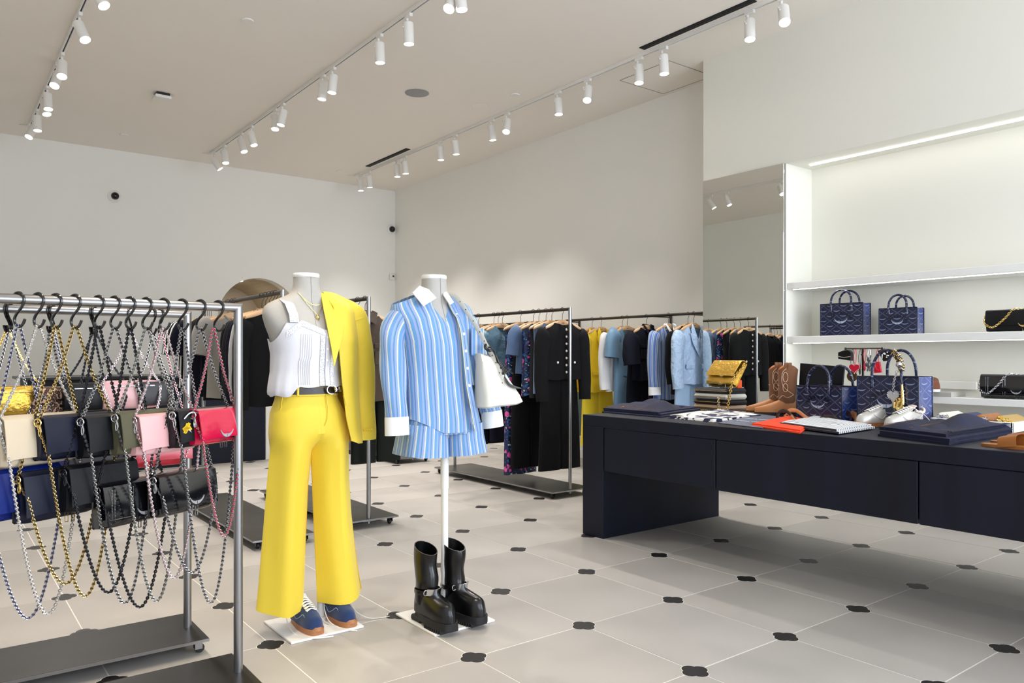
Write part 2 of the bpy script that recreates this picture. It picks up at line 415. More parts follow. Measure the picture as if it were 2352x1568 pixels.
T3 = [(1800, 0, 30, -140), (1722, 30, 12, -140), (1524, 105, 4, -90), (1468, 135, 6, -140), (1350, 190, 26, -140), (1282, 215, 4, -90), (1165, 265, 26, -140), (1130, 280, 6, 0), (1046, 310, 6, 0), (1012, 330, 2, 0), (930, 355, 6, 0), (912, 365, 2, 0), (848, 390, 6, 0), (828, 398, 3, 0)]
Y1S = [6.2, 6.94, 7.95, 8.28, 9.02, 9.25, 9.93, 10.36]
ORD = ['nearest', 'second', 'third', 'fourth', 'fifth', 'sixth', 'seventh', 'eighth', 'ninth', 'tenth', 'eleventh', 'twelfth', 'thirteenth', 'fourteenth']
SEENPOS = []
for lst, x, nm, in ((T1, TX1, 'track over the handbags'), (T2, TX2, 'middle track'), (T3, TX3, 'track by the tall right-hand wall')):
    for k, (px, py, tl, az) in enumerate(lst):
        spotlight(x, Y1S[k] if lst is T1 else track_y(px, py, x), R(tl), R(az), '%s white cylinder spotlight on the %s, counted from the viewer' % (ORD[k], nm), 1.)
for x in (TX1, TX2, TX3):                       # tracks go on overhead, unseen; left beams added warmer, stronger, to brighten the floor
    for y in ((.6, 1.7, 2.6, 3.6, 4.8) if x < 2 else (-1.2, -.4, .4)):
        s = bpy.data.lights.new('spot_beam', 'SPOT'); s.energy = SPOT_W*(1.6 if x < 2 else .15); s.color = (1, .84, .66) if x < 2 else SPOT_COL; s.spot_size = radians(50 if x < 2 else 74); s.spot_blend = .7; s.shadow_soft_size = .035
        so = bpy.data.objects.new('spot_beam', s); COL.objects.link(so); so.location = (x, y, ZC-.2)
def disc(px, py, r, h, name, label, cat, m=SOCK, group=None):
    p = onz(px, py, ZC); o = MB().lathe([(r*.9, 0), (r, -.003), (r, -h*.7), (r*.93, -h), (.001, -h)], 28, caps=(False, True)).build(name, m, None, p); tag(o, label, cat, group); return o
for px, py, l in ((569, 46, 'between the handbag and middle lighting tracks'), (285, 309, 'near the wall above the dome camera'), (780, 393, 'near the far end of the right track'), (1183, 217, 'next to the right track beyond the speaker')):
    disc(px, py, .048, .012, 'sprinkler_cover', 'white sprinkler cover disc ' + l, 'sprinkler cover', group='sprinkler covers on the ceiling')
sg = disc(958, 213, .125, .008, 'ceiling_speaker', 'large round grey speaker grille set in the ceiling', 'speaker', mat('speaker_grille', (150, 150, 150), .6, bump=.3, bs=900, bd=.002))
disc(1104, 243, .10, .003, 'ceiling_patch', 'faint round white cover plate on the ceiling beside the right track', 'cover plate', CEIL)
p = onz(372, 222, ZC-.03); t = thing('ceiling_sensor', 'square white detector box hung under the ceiling', 'sensor', (p.x, p.y, ZC))
MB().box((0, 0, -.045), (.16, .16, .03), .006).build('cover', SOCK, t); MB().box((0, 0, -.016), (.13, .13, .03), .003).build('mount', BLK, t)
for (a, b2, l) in (((840, 381), (942, 342), 'near the far corner of the room'), ((1472, 110), (1735, 0), 'above the near end of the right track')):
    p, q = onz(*a, ZC), onz(*b2, ZC); x = (p.x+q.x)/2
    t = thing('slot_diffuser', 'long black linear air slot in the ceiling ' + l, 'air vent', (x, (p.y+q.y)/2, ZC)); L = abs(p.y-q.y)
    MB().box((0, 0, -.004), (.07, L, .008), .002).build('slot', DARK, t); MB().box((0, 0, -.006), (.006, L-.01, .008)).build('blade', BLK, t)
p, q = onz(1537, 139, ZC), onz(1614, 161, ZC)
o = MB()
AXS = XS
y0 = p.y; x0 = p.x
for c, d in (((x0+.32, y0, 0), (.64, .006, .003)), ((x0+.32, y0+.64, 0), (.64, .006, .003)), ((x0, y0+.32, 0), (.006, .64, .003)), ((x0+.64, y0+.32, 0), (.006, .64, .003))): o.box(c, d)
o.box((x0+.32, y0+.32, .001), (.63, .63, .003), m=1)
o = o.build('ceiling_hatch', [mat('hatch_gap', (150, 145, 138), .8), CEIL], None, (0, 0, ZC-.002), smooth=False); tag(o, 'flush square access hatch in the ceiling by the niche wall', 'hatch')
# ------------------------------------------------ wall fittings
def wcam(px, py, label, on='y'):
    p = ony(px, py, YB) if on == 'y' else onx(px, py, XR)
    t = thing('security_camera', label, 'camera', p, 0 if on == 'y' else pi/2*-1*-1, 'wall security cameras')
    if on == 'x': t.rotation_euler = (0, 0, -pi/2)
    MB().lathe([(.085, 0), (.085, .012), (.06, .03), (.04, .03)], 24, axis=(0, -1, 0)).build('base', SOCK, t)
    MB().ball((0, -.045, .0), .05, 16).build('dome', mat('camera_dome', (10, 10, 12), .12), t)
    return t
wcam(263, 451, 'round black dome camera in a white ring, high on the wide left wall')
wcam(898, 527, 'small black dome camera beside the far corner of the walls')
p = ony(899, 636, YB); t = thing('alarm_sensor', 'small white box sensor on the far wall beside the corner', 'sensor', p)
MB().box((0, -.02, 0), (.09, .04, .11), .012).build('case', SOCK, t); MB().box((.015, -.041, .01), (.03, .006, .03), .002).build('window', RAILG, t)
p = ony(79, 858, YB); t = thing('wall_switch', 'white double switch plate on the wall behind the hanging bags', 'switch', p)
MB().box((0, -.006, 0), (.17, .012, .09), .003).build('plate', SOCK, t)
for dx in (-.035, .035): MB().box((dx, -.013, 0), (.05, .006, .055), .002).build('rocker', WHITE, t)
# ================================================================ RACKS
t = NT('brushed_steel'); nz = t.noise(6, 2, stretch=(1, 1, 40))
t.set(Base_Color=(.33, .33, .34, 1), Metallic=1., Roughness=t.f('MULTIPLY_ADD', nz, .12, .24)); STEEL = t.m
t = NT('dark_steel'); nz = t.noise(3, 3)
t.set(Base_Color=(.034, .032, .031, 1), Metallic=.6, Roughness=t.f('MULTIPLY_ADD', nz, .12, .30)); DSTEEL = t.m
GUNM = mat('gunmetal_rail', (88, 84, 80), .35, 1)
RUBB = mat('caster_rubber', (22, 22, 23), .6)
def rack(p0, p1, zr, half, label, steel_rail=True, r=.016, over=.035):
    """a garment rail on castors: posts stand at p0 and p1 (plan), base half-width half"""
    a, b = V((p0[0], p0[1], 0)), V((p1[0], p1[1], 0)); L = (b-a).length; ang = atan2((b-a).y, (b-a).x)
    t = thing('garment_rack', label, 'clothes rack', (a+b)/2, ang, 'steel garment racks')
    MB().box((0, 0, .059), (L+2*over, 2*half, .012), .002).build('base_plate', [DSTEEL], t)
    e = MB()
    for s in (-1, 1): e.box((0, s*(half+.0006), .058), (L+2*over, .0014, .0115)); e.box((s*(L/2+over+.0006), 0, .058), (.0014, 2*half, .0115))
    e.build('base_edge', STEEL, t)
    n = 20
    for s in (-1, 1):
        lo = [V((s*L/2+r*cos(2*pi*k/n), r*sin(2*pi*k/n), .065)) for k in range(n)]
        hi = [V((s*L/2+r*cos(2*pi*k/n), r*sin(2*pi*k/n), zr+s*r*cos(2*pi*k/n))) for k in range(n)]
        m = MB().loft([lo, hi]); m.lathe([(.011, .028), (.011, .052)], 12, (s*L/2, 0, 0)).box((s*L/2, 0, .047), (.03, .09, .008), .002)
        m.build('post', STEEL, t)
    m = MB(); rings = []
    for s in (-1, 1):
        rings.append([V((s*L/2 + s*r*sin(2*pi*k/n), r*cos(2*pi*k/n), zr+r*sin(2*pi*k/n))) for k in range(n)])
    m.loft(rings).build('rail', STEEL if steel_rail else GUNM, t)
    for sx in (-1, 1):
        for sy in (-1, 1):
            c = V((sx*(L/2+over-.04), sy*(half-.045), 0))
            f = MB().box(c+V((0, 0, .048)), (.045, .035, .006), .002).box(c+V((.008, .014, .034)), (.03, .003, .034), .001).box(c+V((.008, -.014, .034)), (.03, .003, .034), .001).build('caster', BLK if not steel_rail else STEEL, t)
            MB().lathe([(.001, -.010), (.016, -.010), (.019, -.007), (.019, .007), (.016, .010), (.001, .010)], 16, c+V((.014, 0, .0195)), axis=(0, 1, 0)).build('wheel', RUBB, f)
    return t
Y1, Y2, ZB = 2.815, 3.41, 1.385
rack((-.40, Y1), (.895, Y1), ZB, .19, 'nearest steel rack, the one hung with handbags on black hooks')
rack((-.40, Y2), (.872, Y2), ZB, .19, 'second steel rack of handbags just behind the nearest one')
XA, XB, XC, ZR = 1.80, 2.48, 4.41, 1.62
rack((XA, 4.78), (XA, 6.55), ZR, .20, 'steel clothes rack of dark tops behind the yellow suit', False, .015)
rack((XB, 4.93), (XB, 6.50), ZR, .22, 'steel clothes rack holding the brown jacket between the two mannequins', False, .015)
rack((XC, 4.96), (XC, 6.78), ZR, .23, 'steel clothes rack with the black button jacket at its near end', False, .015)
rack((4.40, 7.65), (4.40, 9.3), ZR, .23, 'far steel clothes rack in a line behind the striped shirt mannequin', False, .015)

# ================================================================ HOOKS AND HANDBAGS
HOOKM = mat('hook_black', (12, 12, 13), .18, coat=.5)
RZ = radians(36)
HP = [(.0205, -.008), (.019, .008), (.0105, .0176), (0, .0206), (-.0105, .0176), (-.0195, .006), (-.0195, -.010), (-.010, -.028), (.004, -.043), (.013, -.058), (.013, -.073), (.004, -.084), (-.008, -.085), (-.018, -.075), (-.024, -.062)]
hk = MB().tube(smooth([(0, y*1.12, z) for y, z in HP], 4), .0043, 8)
hook_me = hk.build('bag_hook', HOOKM).data; bpy.data.objects.remove(bpy.data.objects['bag_hook'])
def hook(x, y, label, rz=RZ):
    o = bpy.data.objects.new('bag_hook', hook_me); COL.objects.link(o); o.location = (x, y, ZB); o.rotation_euler = (0, 0, rz); return tag(o, label, 'hook', 'black hooks on the handbag racks')
GOLDM = mat('gold_metal', (244, 214, 138), .2, 1); SILV = mat('silver_metal', (208, 208, 212), .2, 1); GUNC = mat('gunmetal_chain', (70, 70, 76), .3, 1)
def chain_mesh(mb, path, lw=.0043, lr=.0016, pitch=.0072, core=.0026, m=(0, 1)):
    """links threaded on a leather lace, following path"""
    P = [V(p) for p in path]; seg = [(b-a).length for a, b in zip(P, P[1:])]; L = sum(seg); n = max(2, int(L/pitch)); acc = 0; i = 0; k = 0
    for k in range(n):
        d = (k+.5)*L/n
        while i < len(seg)-1 and acc+seg[i] < d: acc += seg[i]; i += 1
        p = P[i].lerp(P[i+1], (d-acc)/max(seg[i], 1e-9)); t = (P[i+1]-P[i]).normalized()
        u = t.orthogonal().normalized(); u = V((0, -1, 0)) - t*t.dot(V((0, -1, 0))); u = u.normalized() if u.length > .01 else t.orthogonal().normalized(); w = t.cross(u)
        a = pi/4 if k % 2 else -pi/4; e = u*cos(a)+w*sin(a); g = t.cross(e)
        rings = []
        for q in range(8):
            th = 2*pi*q/8; c = p + t*(pitch*.72*cos(th)) + e*(lw*sin(th)); out = (t*cos(th)+e*sin(th))
            rings.append([c+out*(lr*cos(s*pi/2))+g*(lr*sin(s*pi/2)) for s in range(4)])
        rings.append(rings[0]); mb.loft(rings, True, m=m[0])
    if core: mb.tube(P, core, 5, m=m[1])
    return mb
def leather(name, col, rough=.45, coat=0, bump=.12, bs=220, var=.05): return mat('leather_'+name, col, rough, coat=coat, bump=bump, bs=bs, bd=.0012, var=var, spec=.3)
def wing_poly(w, h):
    up = [(-.5, .52), (-.40, .20), (-.28, .02), (-.12, -.06), (-.03, .02), (0, -.02), (.03, .02), (.12, -.06), (.28, .02), (.40, .20), (.5, .52)]
    lo = [(.46, .12), (.36, -.18), (.20, -.38), (.05, -.46), (0, -.52), (-.05, -.46), (-.20, -.38), (-.36, -.18), (-.46, .12)]
    return [(x*w, y*h) for x, y in up+lo]
def wing_strips(mb, w, h, org, ex, ey, d=.002, m=0):
    """winged emblem as two feathered halves built of quads"""
    up = [(.02, .0), (.12, -.06), (.28, .04), (.40, .24), (.5, .56)]; lo = [(.02, -.5), (.14, -.44), (.29, -.26), (.41, .02), (.5, .40)]
    for s in (-1, 1):
        for i in range(4):
            q = [(up[i][0]*s*w, up[i][1]*h), (up[i+1][0]*s*w, up[i+1][1]*h), (lo[i+1][0]*s*w, lo[i+1][1]*h), (lo[i][0]*s*w, lo[i][1]*h)]
            mb.prism(q if s < 0 else q[::-1], d, org, ex, ey, m)
    return mb
def bag_body(w, h, d, style='flap', soft=0.0):
    """pouch body lofted across the width, profile in the y-z plane (front is -y)"""
    m = MB(); rings = []; n = 20
    for i in range(13):
        x = -1+2*i/12; e = (1-abs(x)**8*.22); ring = []
        for k in range(n):
            a = 2*pi*k/n; c, s_ = cos(a), sin(a)
            yy = math.copysign(abs(c)**.6, c)*d/2*e*(1.0 if s_ < .3 else .72); zz = h/2+math.copysign(abs(s_)**.45, s_)*h/2*(1-abs(x)**10*.06)
            ring.append(V((x*w/2, yy, zz)))
        rings.append(ring)
    return m.loft(rings, True, (True, True))
def handbag(name, label, center, ang, w, h, body_m, chain_m=(None, None), hookz=None, loop=.3, d=.042, flap=.82, wing=None, pulls=None, studs=None, zipm=None, group='chain strap handbags on the steel racks', art=None, hook_off=0., loopx=0., tassel=False):
    t = thing(name, label, 'handbag', center, ang, group); body_d = d
    bag_body(w, h, d).build('body', body_m, t)
    if flap:
        def ff(u, v):
            x = (u-.5)*w*(1.0-.015*v); s_ = v*(d*.72+flap*h)
            if s_ < d*.72: y = d*.36-s_; z = h+.004
            else:
                q = (s_-d*.72)/(flap*h); y = -d*.36-.010-.014*sin(q*pi/2); z = h+.002-q*flap*h
            y -= .002*sin(u*9+center[0]*40)*v
            z += (-.006*abs(2*u-1)**6 if v > .9 else 0)
            return V((x, y, z))
        MB().sheet(14, 12, ff, .004).build('flap', body_m, t)
        MB().box((0, .008+d*.3, h*.5), (w*1.015, .012, h*1.0), .006).build('back_panel', body_m, t)
    if zipm:
        MB().box((0, -d*.5, h*.80), (w*.72, .004, .004), .001).box((w*.36, -d*.5-.002, h*.80), (.022, .004, .007), .002).build('zip', zipm, t)
    if wing:
        wb = wing_strips(MB(), .062, .026, (w*.10, -d*.36-.0285, h*.30), (1, 0, 0), (0, 0, 1), .003); wb.build('wing_emblem', mat('emblem_silver', (196, 196, 202), .38, .55) if wing == SILV else wing, t)
    if pulls:
        pb = MB()
        for dx in (-.012, .010):
            for q in (-.005, .005): pb.box((w*.12+dx+q, -d*.5-.004, h*.015), (.0018, .002, .034))
            pb.box((w*.12+dx, -d*.5-.004, h*.015-.016), (.012, .002, .002)); pb.box((w*.12+dx, -d*.5-.004, h*.015+.004), (.012, .002, .002))
        pb.build('zip_pull', pulls, t)
    if studs:
        sb = MB()
        for q in range(22):
            z = h*.2+q*h*.75/22
            for x in (-.40, -.36, -.12, -.08, .38, .42): sb.ball((x*w, -d*.36-.026, z), .0018, 6)
        for q in range(50): sb.ball(((-.46+.92*q/49)*w, -d*.36-.0265, h*.235), .0018, 6)
        o = sb.build('stud_rows', studs, t); o['kind'] = 'stuff'
    if art:
        ab = MB()
        ab.tube(smooth([(-.04, 0, .085), (-.02, 0, .10), (.01, 0, .095), (.022, 0, .07), (.03, 0, .062)], 5), .0018, 5, m=0).tube(smooth([(-.025, 0, .055), (-.005, 0, .03), (.02, 0, .015), (.03, 0, .02)], 5), .002, 5, m=0)
        ab.tube(smooth([(.03, 0, .05), (.012, 0, .045), (.014, 0, .03), (.03, 0, .032)], 5), .0016, 5, m=0)
        for q in range(9): ab.box((-.035+.02*random.random()-.005, 0, .05+.02*random.random()), (.014*random.random()+.004, .002, .008), 0, Matrix.Rotation(random.random()*3, 3, 'Y'), m=1)
        ab.v = [(p[0]*1.35, p[1], p[2]*1.25-.004) for p in ab.v]; o = ab.build('painted_strokes', art, t); o.location = (-w*.22, -d*.36-.0255, 0)
    if chain_m[0]:
        cm = MB(); rx = w/2+.006; rz = h-.012; yf = -d*.2
        ends = [(-rx, yf, rz), (rx, yf, rz)]
        if hookz is not None:
            ap = V((hook_off, 0, hookz))
            for s, e in zip((-1, 1), ends):
                e = V(e); mid = (e+ap)/2+V((s*-.006, 0, -.004)); chain_mesh(cm, smooth([e, mid, ap+V((s*.004, 0, 0))], 8), m=(0, 1))
        if loop:
            pts = []
            for k in range(25):
                q = -1+2*k/24; pts.append(V((rx*q*(.55+.45*abs(q)**.6)+loopx*(1-q*q), -d*.5-.018-.012*(1-q*q), rz-.0-(loop)*(1-abs(q)**2.3))))
            pts[0] = V(ends[0]); pts[-1] = V(ends[1]); chain_mesh(cm, pts, m=(0, 1))
        o = cm.build('chain_strap', list(chain_m), t)
        for e in ends:
            e = V(e); sg = -1 if e.x < 0 else 1; rb = MB()
            rb.tube([e+V((.009*cos(a)*.35*sg, .011*cos(a), .012*sin(a))) for a in [2*pi*k/14 for k in range(14)]], .0022, 6, closed=True)
            rb.tube(smooth([e+V((0, -.012, -.01)), e+V((0, -.016, -.028)), e+V((0, -.010, -.040)), e+V((0, -.006, -.026)), e+V((0, -.012, -.01))], 5), .0024, 6)
            rb.build('ring', chain_m[0], t)
    return t
def rail_x(px, y): a = (px-1176)/FX; return y*(SN+a*CS)/(CS-a*SN)
BK = leather('black', (10, 11, 16), .42); NV = leather('ink_navy', (15, 19, 40), .42); BLU = leather('royal_blue', (14, 34, 112), .4)
PAT = leather('black_patent', (10, 10, 14), .14, 1., .5, 28, .3); OLV = leather('olive', (84, 82, 62), .42); PINK = leather('pink', (228, 176, 178), .36, .3)
BEI = leather('beige', (206, 190, 164), .5); REDP = leather('raspberry_patent', (196, 14, 62), .16, 1., .03); PEB = leather('black_pebbled', (13, 14, 19), .5, 0, .6, 420)
GCR = mat('leather_crinkled_gold', (214, 172, 74), .28, .85, bump=.9, bs=34, bd=.006, var=.12); GRY = leather('charcoal', (58, 56, 60), .4); TAN = leather('cognac', (156, 96, 44), .45); IND = leather('indigo', (48, 46, 110), .45); RED2 = leather('red', (186, 12, 44), .3, .5)
LEOP = NT('leopard_print'); vo = LEOP.n('TexVoronoi'); vo.inputs['Scale'].default_value = 75; tc = LEOP.n('TexCoord'); LEOP.t.links.new(tc.outputs['Object'], vo.inputs['Vector'])
LEOP.set(Base_Color=LEOP.ramp(vo.outputs['Distance'], [(0, lin((120, 84, 62))), (.30, lin((120, 84, 62))), (.34, lin((28, 20, 18))), (.56, lin((28, 20, 18))), (.62, lin((206, 168, 146)))]), Roughness=.7); LEOP = LEOP.m
LB = mat('lace_black', (16, 15, 16), .5); LR = mat('lace_red', (200, 20, 60), .4); LP = mat('lace_pink', (230, 190, 190), .5); LN = mat('lace_navy', (26, 32, 84), .5); LBE = mat('lace_beige', (214, 204, 188), .5); LOL = mat('lace_olive', (70, 76, 56), .5)
PW_ = mat('paint_white', (230, 232, 236), .4); PY_ = mat('paint_yellow', (226, 190, 30), .5)
FR = [  # hook px, z top, h, material, chain, loop depth, wing, extras, label
 (497, 1.018, .118, REDP, (SILV, LR), .43, SILV, dict(pulls=SILV), 'raspberry red patent flap handbag with silver wing, by the rack post'),
 (456, 1.020, .125, BK, (SILV, LB), .66, None, dict(art=[PW_, PY_]), 'black flap handbag with white and yellow paint strokes, behind the red one'),
 (414, .806, .140, PAT, (SILV, LB), .33, SILV, dict(pulls=SILV), 'wrinkled black patent handbag in the lower row, below the red bag'),
 (372, 1.008, .130, PINK, (SILV, LP), .54, None, dict(), 'pale pink leather flap handbag in the upper row of the front rack'),
 (332, 1.020, .135, OLV, (SILV, LOL), .62, None, dict(), 'olive green leather flap handbag next to the pink one'),
 (294, .790, .140, PAT, (GUNC, LB), .40, SILV, dict(pulls=GUNC, studs=SILV), 'black patent handbag with rows of tiny studs, lower row'),
 (259, 1.012, .130, BK, (SILV, LB), .60, None, dict(), 'plain black flap handbag with silver chain, left of the olive one'),
 (222, .856, .140, PEB, (GUNC, LB), .40, None, dict(pulls=GUNC), 'black pebbled leather handbag with gunmetal chain, lower row'),
 (168, 1.016, .132, NV, (GOLDM, LB), .56, None, dict(), 'ink navy flap handbag with thick gold chain, upper row'),
 (124, .846, .150, NV, (GOLDM, LB), .34, GOLDM, dict(pulls=GOLDM), 'ink navy handbag with gold wing and gold chain, lower row'),
 (83, 1.02, .150, BEI, (SILV, LBE), .60, None, dict(), 'beige leather flap handbag at the left end of the front rack'),
 (38, .858, .150, BLU, (SILV, LN), .44, None, dict(), 'royal blue handbag in the lower row at the left edge')]
for k, (hp, zt, hh, bm, ch, lp, wg, ex, lb) in enumerate(FR):
    x = rail_x(hp+4, Y1); hook(x, Y1, ORD[11-k]+' black hook from the left edge on the nearest rail')
    rd = hp == 497
    handbag('chain_handbag', lb, (x-.020 if rd else x, Y1+(-.012 if rd else -.004), zt-hh), radians(31 if rd else 28), .20 if rd else .245, hh, bm, ch, ZB-.079-(zt-hh), lp, wing=wg, **ex)
BKR = [(14, 1.098, .115, GCR, (GOLDM, None), .2, 8, 'crinkled gold leather pouch on the rack behind', dict(flap=0, zipm=GOLDM, d=.05), .21),
 (20, .90, .13, TAN, (SILV, LB), .25, 10, 'cognac brown handbag on the rack behind, lower row', dict(), .22),
 (112, 1.092, .105, LEOP, (SILV, LB), .2, 42, 'leopard print pouch on the rack behind', dict(flap=0, d=.05), .13),
 (118, .90, .14, IND, (SILV, LN), .2, 10, 'indigo blue handbag on the rack behind, lower row', dict(pulls=SILV), .22),
 (214, 1.105, .11, BK, (GUNC, LB), .25, 8, 'soft black zip pouch on the rack behind', dict(flap=0, zipm=SILV, d=.05), .22),
 (209, .90, .14, GRY, (GUNC, LB), .2, 12, 'charcoal handbag on the rack behind, lower row', dict(pulls=GOLDM), .2),
 (296, 1.112, .115, PINK, (SILV, LP), .3, 8, 'pale pink zip pouch on the rack behind', dict(flap=0, zipm=SILV, d=.05), .21),
 (348, 1.105, .10, GRY, (SILV, LB), .25, 14, 'small charcoal pouch on the rack behind, beside the pink one', dict(flap=0, d=.04), .13),
 (366, .905, .15, RED2, (SILV, LR), .2, 10, 'red handbag on the rack behind, below the pink bag', dict(), .23)]
for hp, zt, hh, bm, ch, lp, an, lb, ex, ww in BKR:
    x = rail_x(hp+3, Y2); hook(x, Y2, 'black hook on the second rail holding the ' + lb.split(' on the rack')[0], -.5 if hp % 3 else .3)
    handbag('chain_handbag', lb, (x, Y2-.004, zt-hh), radians(an), ww, hh, bm, (ch[0], ch[1] or GOLDM), ZB-.079-(zt-hh), lp, **ex)
# ================================================================ GARMENTS ON HANGERS
def cloth(name, col, rough=.85, sheen=.25, bump=.25, bs=9, bd=.02, var=.05, ns=6, metal=0): 
    dk = max(col) < 60
    return mat('cloth_'+name, tuple(int(c*.62) for c in col) if dk else col, rough, metal, var, ns, bump, bs, bd, 0, 0 if dk else sheen, spec=.2 if dk else None)
def stripes(name, period, stops, rough=.75):
    t = NT(name); tc = t.n('UVMap'); se = t.n('SeparateXYZ'); t.t.links.new(tc.outputs[0], se.inputs[0])
    u = t.f('FRACT', t.f('DIVIDE', se.outputs[0], period)); t.set(Base_Color=t.ramp(u, [(p, lin(c)) for p, c in stops], 'CONSTANT'), Roughness=rough, Sheen_Weight=.2)
    t.bump(t.noise(8, 3, stretch=(1, 1, .5)), .40, .03); return t.m
SA, SB_, SW, SY, SBR = (100, 150, 200), (142, 164, 210), (226, 228, 224), (176, 172, 60), (92, 84, 108)
STRIPE = stripes('striped_poplin', .044, [(0, SA), (.22, SW), (.26, SY), (.30, SW), (.34, SB_), (.55, SA), (.60, SBR), (.63, SA), (.72, SB_), (.90, SA)])
STRIPE2 = stripes('striped_poplin_small', .05, [(0, (96, 130, 190)), (.3, (214, 206, 120)), (.40, (96, 130, 190)), (.62, (150, 170, 214)), (.8, (70, 92, 150))])
t = NT('floral_print'); tc = t.n('TexCoord')
v1 = t.n('TexVoronoi'); v1.inputs['Scale'].default_value = 16; t.t.links.new(tc.outputs['Object'], v1.inputs['Vector'])
n1 = t.noise(13, 4); n2 = t.noise(34, 3)
a = t.ramp(n1, [(0, lin((18, 26, 66))), (.44, lin((22, 34, 84))), (.47, lin((226, 66, 160))), (.58, lin((236, 96, 178))), (.61, lin((20, 28, 70)))])
bcol = t.ramp(n2, [(0, lin((40, 120, 190))), (.40, lin((30, 96, 170))), (.44, lin((18, 24, 60))), (.62, lin((18, 24, 60))), (.66, lin((190, 214, 226)))])
t.set(Base_Color=t.mix(t.f('GREATER_THAN', v1.outputs['Distance'], .40), a, bcol), Roughness=.5); FLORAL = t.m
WOOD = mat('hanger_wood', (212, 172, 130), .4, var=.12, ns=5, stretch=(1, 1, 14)); HKM = mat('hanger_hook', (30, 28, 27), .3, .8)
PRINT = mat('hanger_print', (120, 82, 52), .6)
hp = [(-.018, -.002), (-.017, .010), (-.008, .018), (.004, .019), (.015, .011), (.018, -.004), (.012, -.022), (.002, -.038), (0, -.055), (0, -.10)]
HH = MB().tube(smooth([(x, 0, z) for x, z in hp], 3), .0022, 6).build('hook', HKM)
hb = MB()
for s in (-1, 1):
    rings = []
    for k in range(9):
        q = k/8; x = s*q*.205; zc = -.112-.052*q**1.5; hh = lerp(.024, .013, q) if q < .9 else .010; dd = lerp(.007, .014, q) if q < .9 else .010
        rings.append([V((x, dd*cos(2*pi*j/10)-.012*q*q, zc+hh*sin(2*pi*j/10))) for j in range(10)])
    hb.loft(rings if s > 0 else [r[::-1] for r in rings], True, (True, True))
hb.box((0, 0, -.112), (.075, .0135, .047), .003)
HBODY = hb.build('body', WOOD)
HTXT = MB().box((0, -.0072, -.118), (.034, .0008, .006)).build('brand_mark', PRINT)
for o in (HH, HBODY, HTXT): COL.objects.unlink(o)
def hanger(x, y, z, rz, label, group):
    t = thing('wooden_hanger', label, 'hanger', (x, y, z), rz, group)
    for o in (HH, HBODY, HTXT):
        c = o.copy(); COL.objects.link(c); c.parent = t
    return t
def torso(mb, W0, W1, W2, z0, L, D, neck=.075, ndf=.07, ndb=.015, slope=.055, n=36, m=18, hem=None, ripple=.005, seed=0, D2=None, armv=.22, flare=0):
    rg = random.Random(seed); ph = [rg.uniform(0, 6.28) for _ in range(4)]; rings = []; uvs = []
    for j in range(m+1):
        v = j/m; 
        W = lerp(W0, W1, min(1, v/armv)) if v < armv else lerp(W1, W2, (v-armv)/(1-armv)); ring = []
        for i in range(n+1):
            a = 2*pi*i/n; sx, cy = sin(a), cos(a)
            x = W*math.copysign(abs(sx)**.75, sx); front = cy < 0
            dd = lerp(D, D2 if D2 else D, v)
            dv = dd*min(1, .30+v*4.5) if abs(x) > neck else dd*min(1, .30+v*4.5+.5*(1-abs(x)/neck))
            y = dv*math.copysign(abs(cy)**.6, cy)
            y += ripple*v*(sin(x*46+ph[0])+.7*sin(x*27+ph[1]+v*2)) if front else ripple*v*sin(x*40+ph[2])
            zt = z0 - slope*max(0, abs(x)-neck)/(W0-neck)
            if abs(x) < neck: zt -= (ndf if front else ndb)*(1-(abs(x)/neck)**1.4)
            zh = z0-L+(hem(x, front) if hem else 0)+.004*sin(x*30+ph[3])
            z = lerp(zt, zh, v); ring.append(V((x, y, z))); uvs.append((x+(0 if front else .013), z))
        rings.append(ring)
    return mb.loft(rings, True, seam=True, uvs=uvs)
def sleeve(mb, pts, r0, r1, flat=.6, n=16, wr=.003, seed=0, cap=False, uoff=0., top=False):
    P = smooth(pts, 5); rings = []; uvs = []; N = len(P); rg = random.Random(seed); ph = rg.uniform(0, 6)
    for k, p in enumerate(P):
        t = (P[min(k+1, N-1)]-P[max(k-1, 0)]).normalized(); nx = V((1, 0, 0)); nx = (nx-t*nx.dot(t)).normalized(); ny = t.cross(nx); q = k/(N-1); r = lerp(r0, r1, q)*(min(1, .55+q*2.6) if top else 1)
        if callable(flat): fl = flat(q)
        else: fl = flat
        ring = []
        for i in range(n+1):
            a = 2*pi*i/n; w_ = 1+wr/r*sin(q*17+a*2+ph)*(1-abs(2*q-1)*.4)
            ring.append(p+nx*(r*cos(a)*w_)+ny*(r*fl*sin(a)*w_)); uvs.append((a*r0*.8+uoff, p.z))
        rings.append(ring)
    return mb.loft(rings, True, (False, cap), uvs=uvs, seam=True)
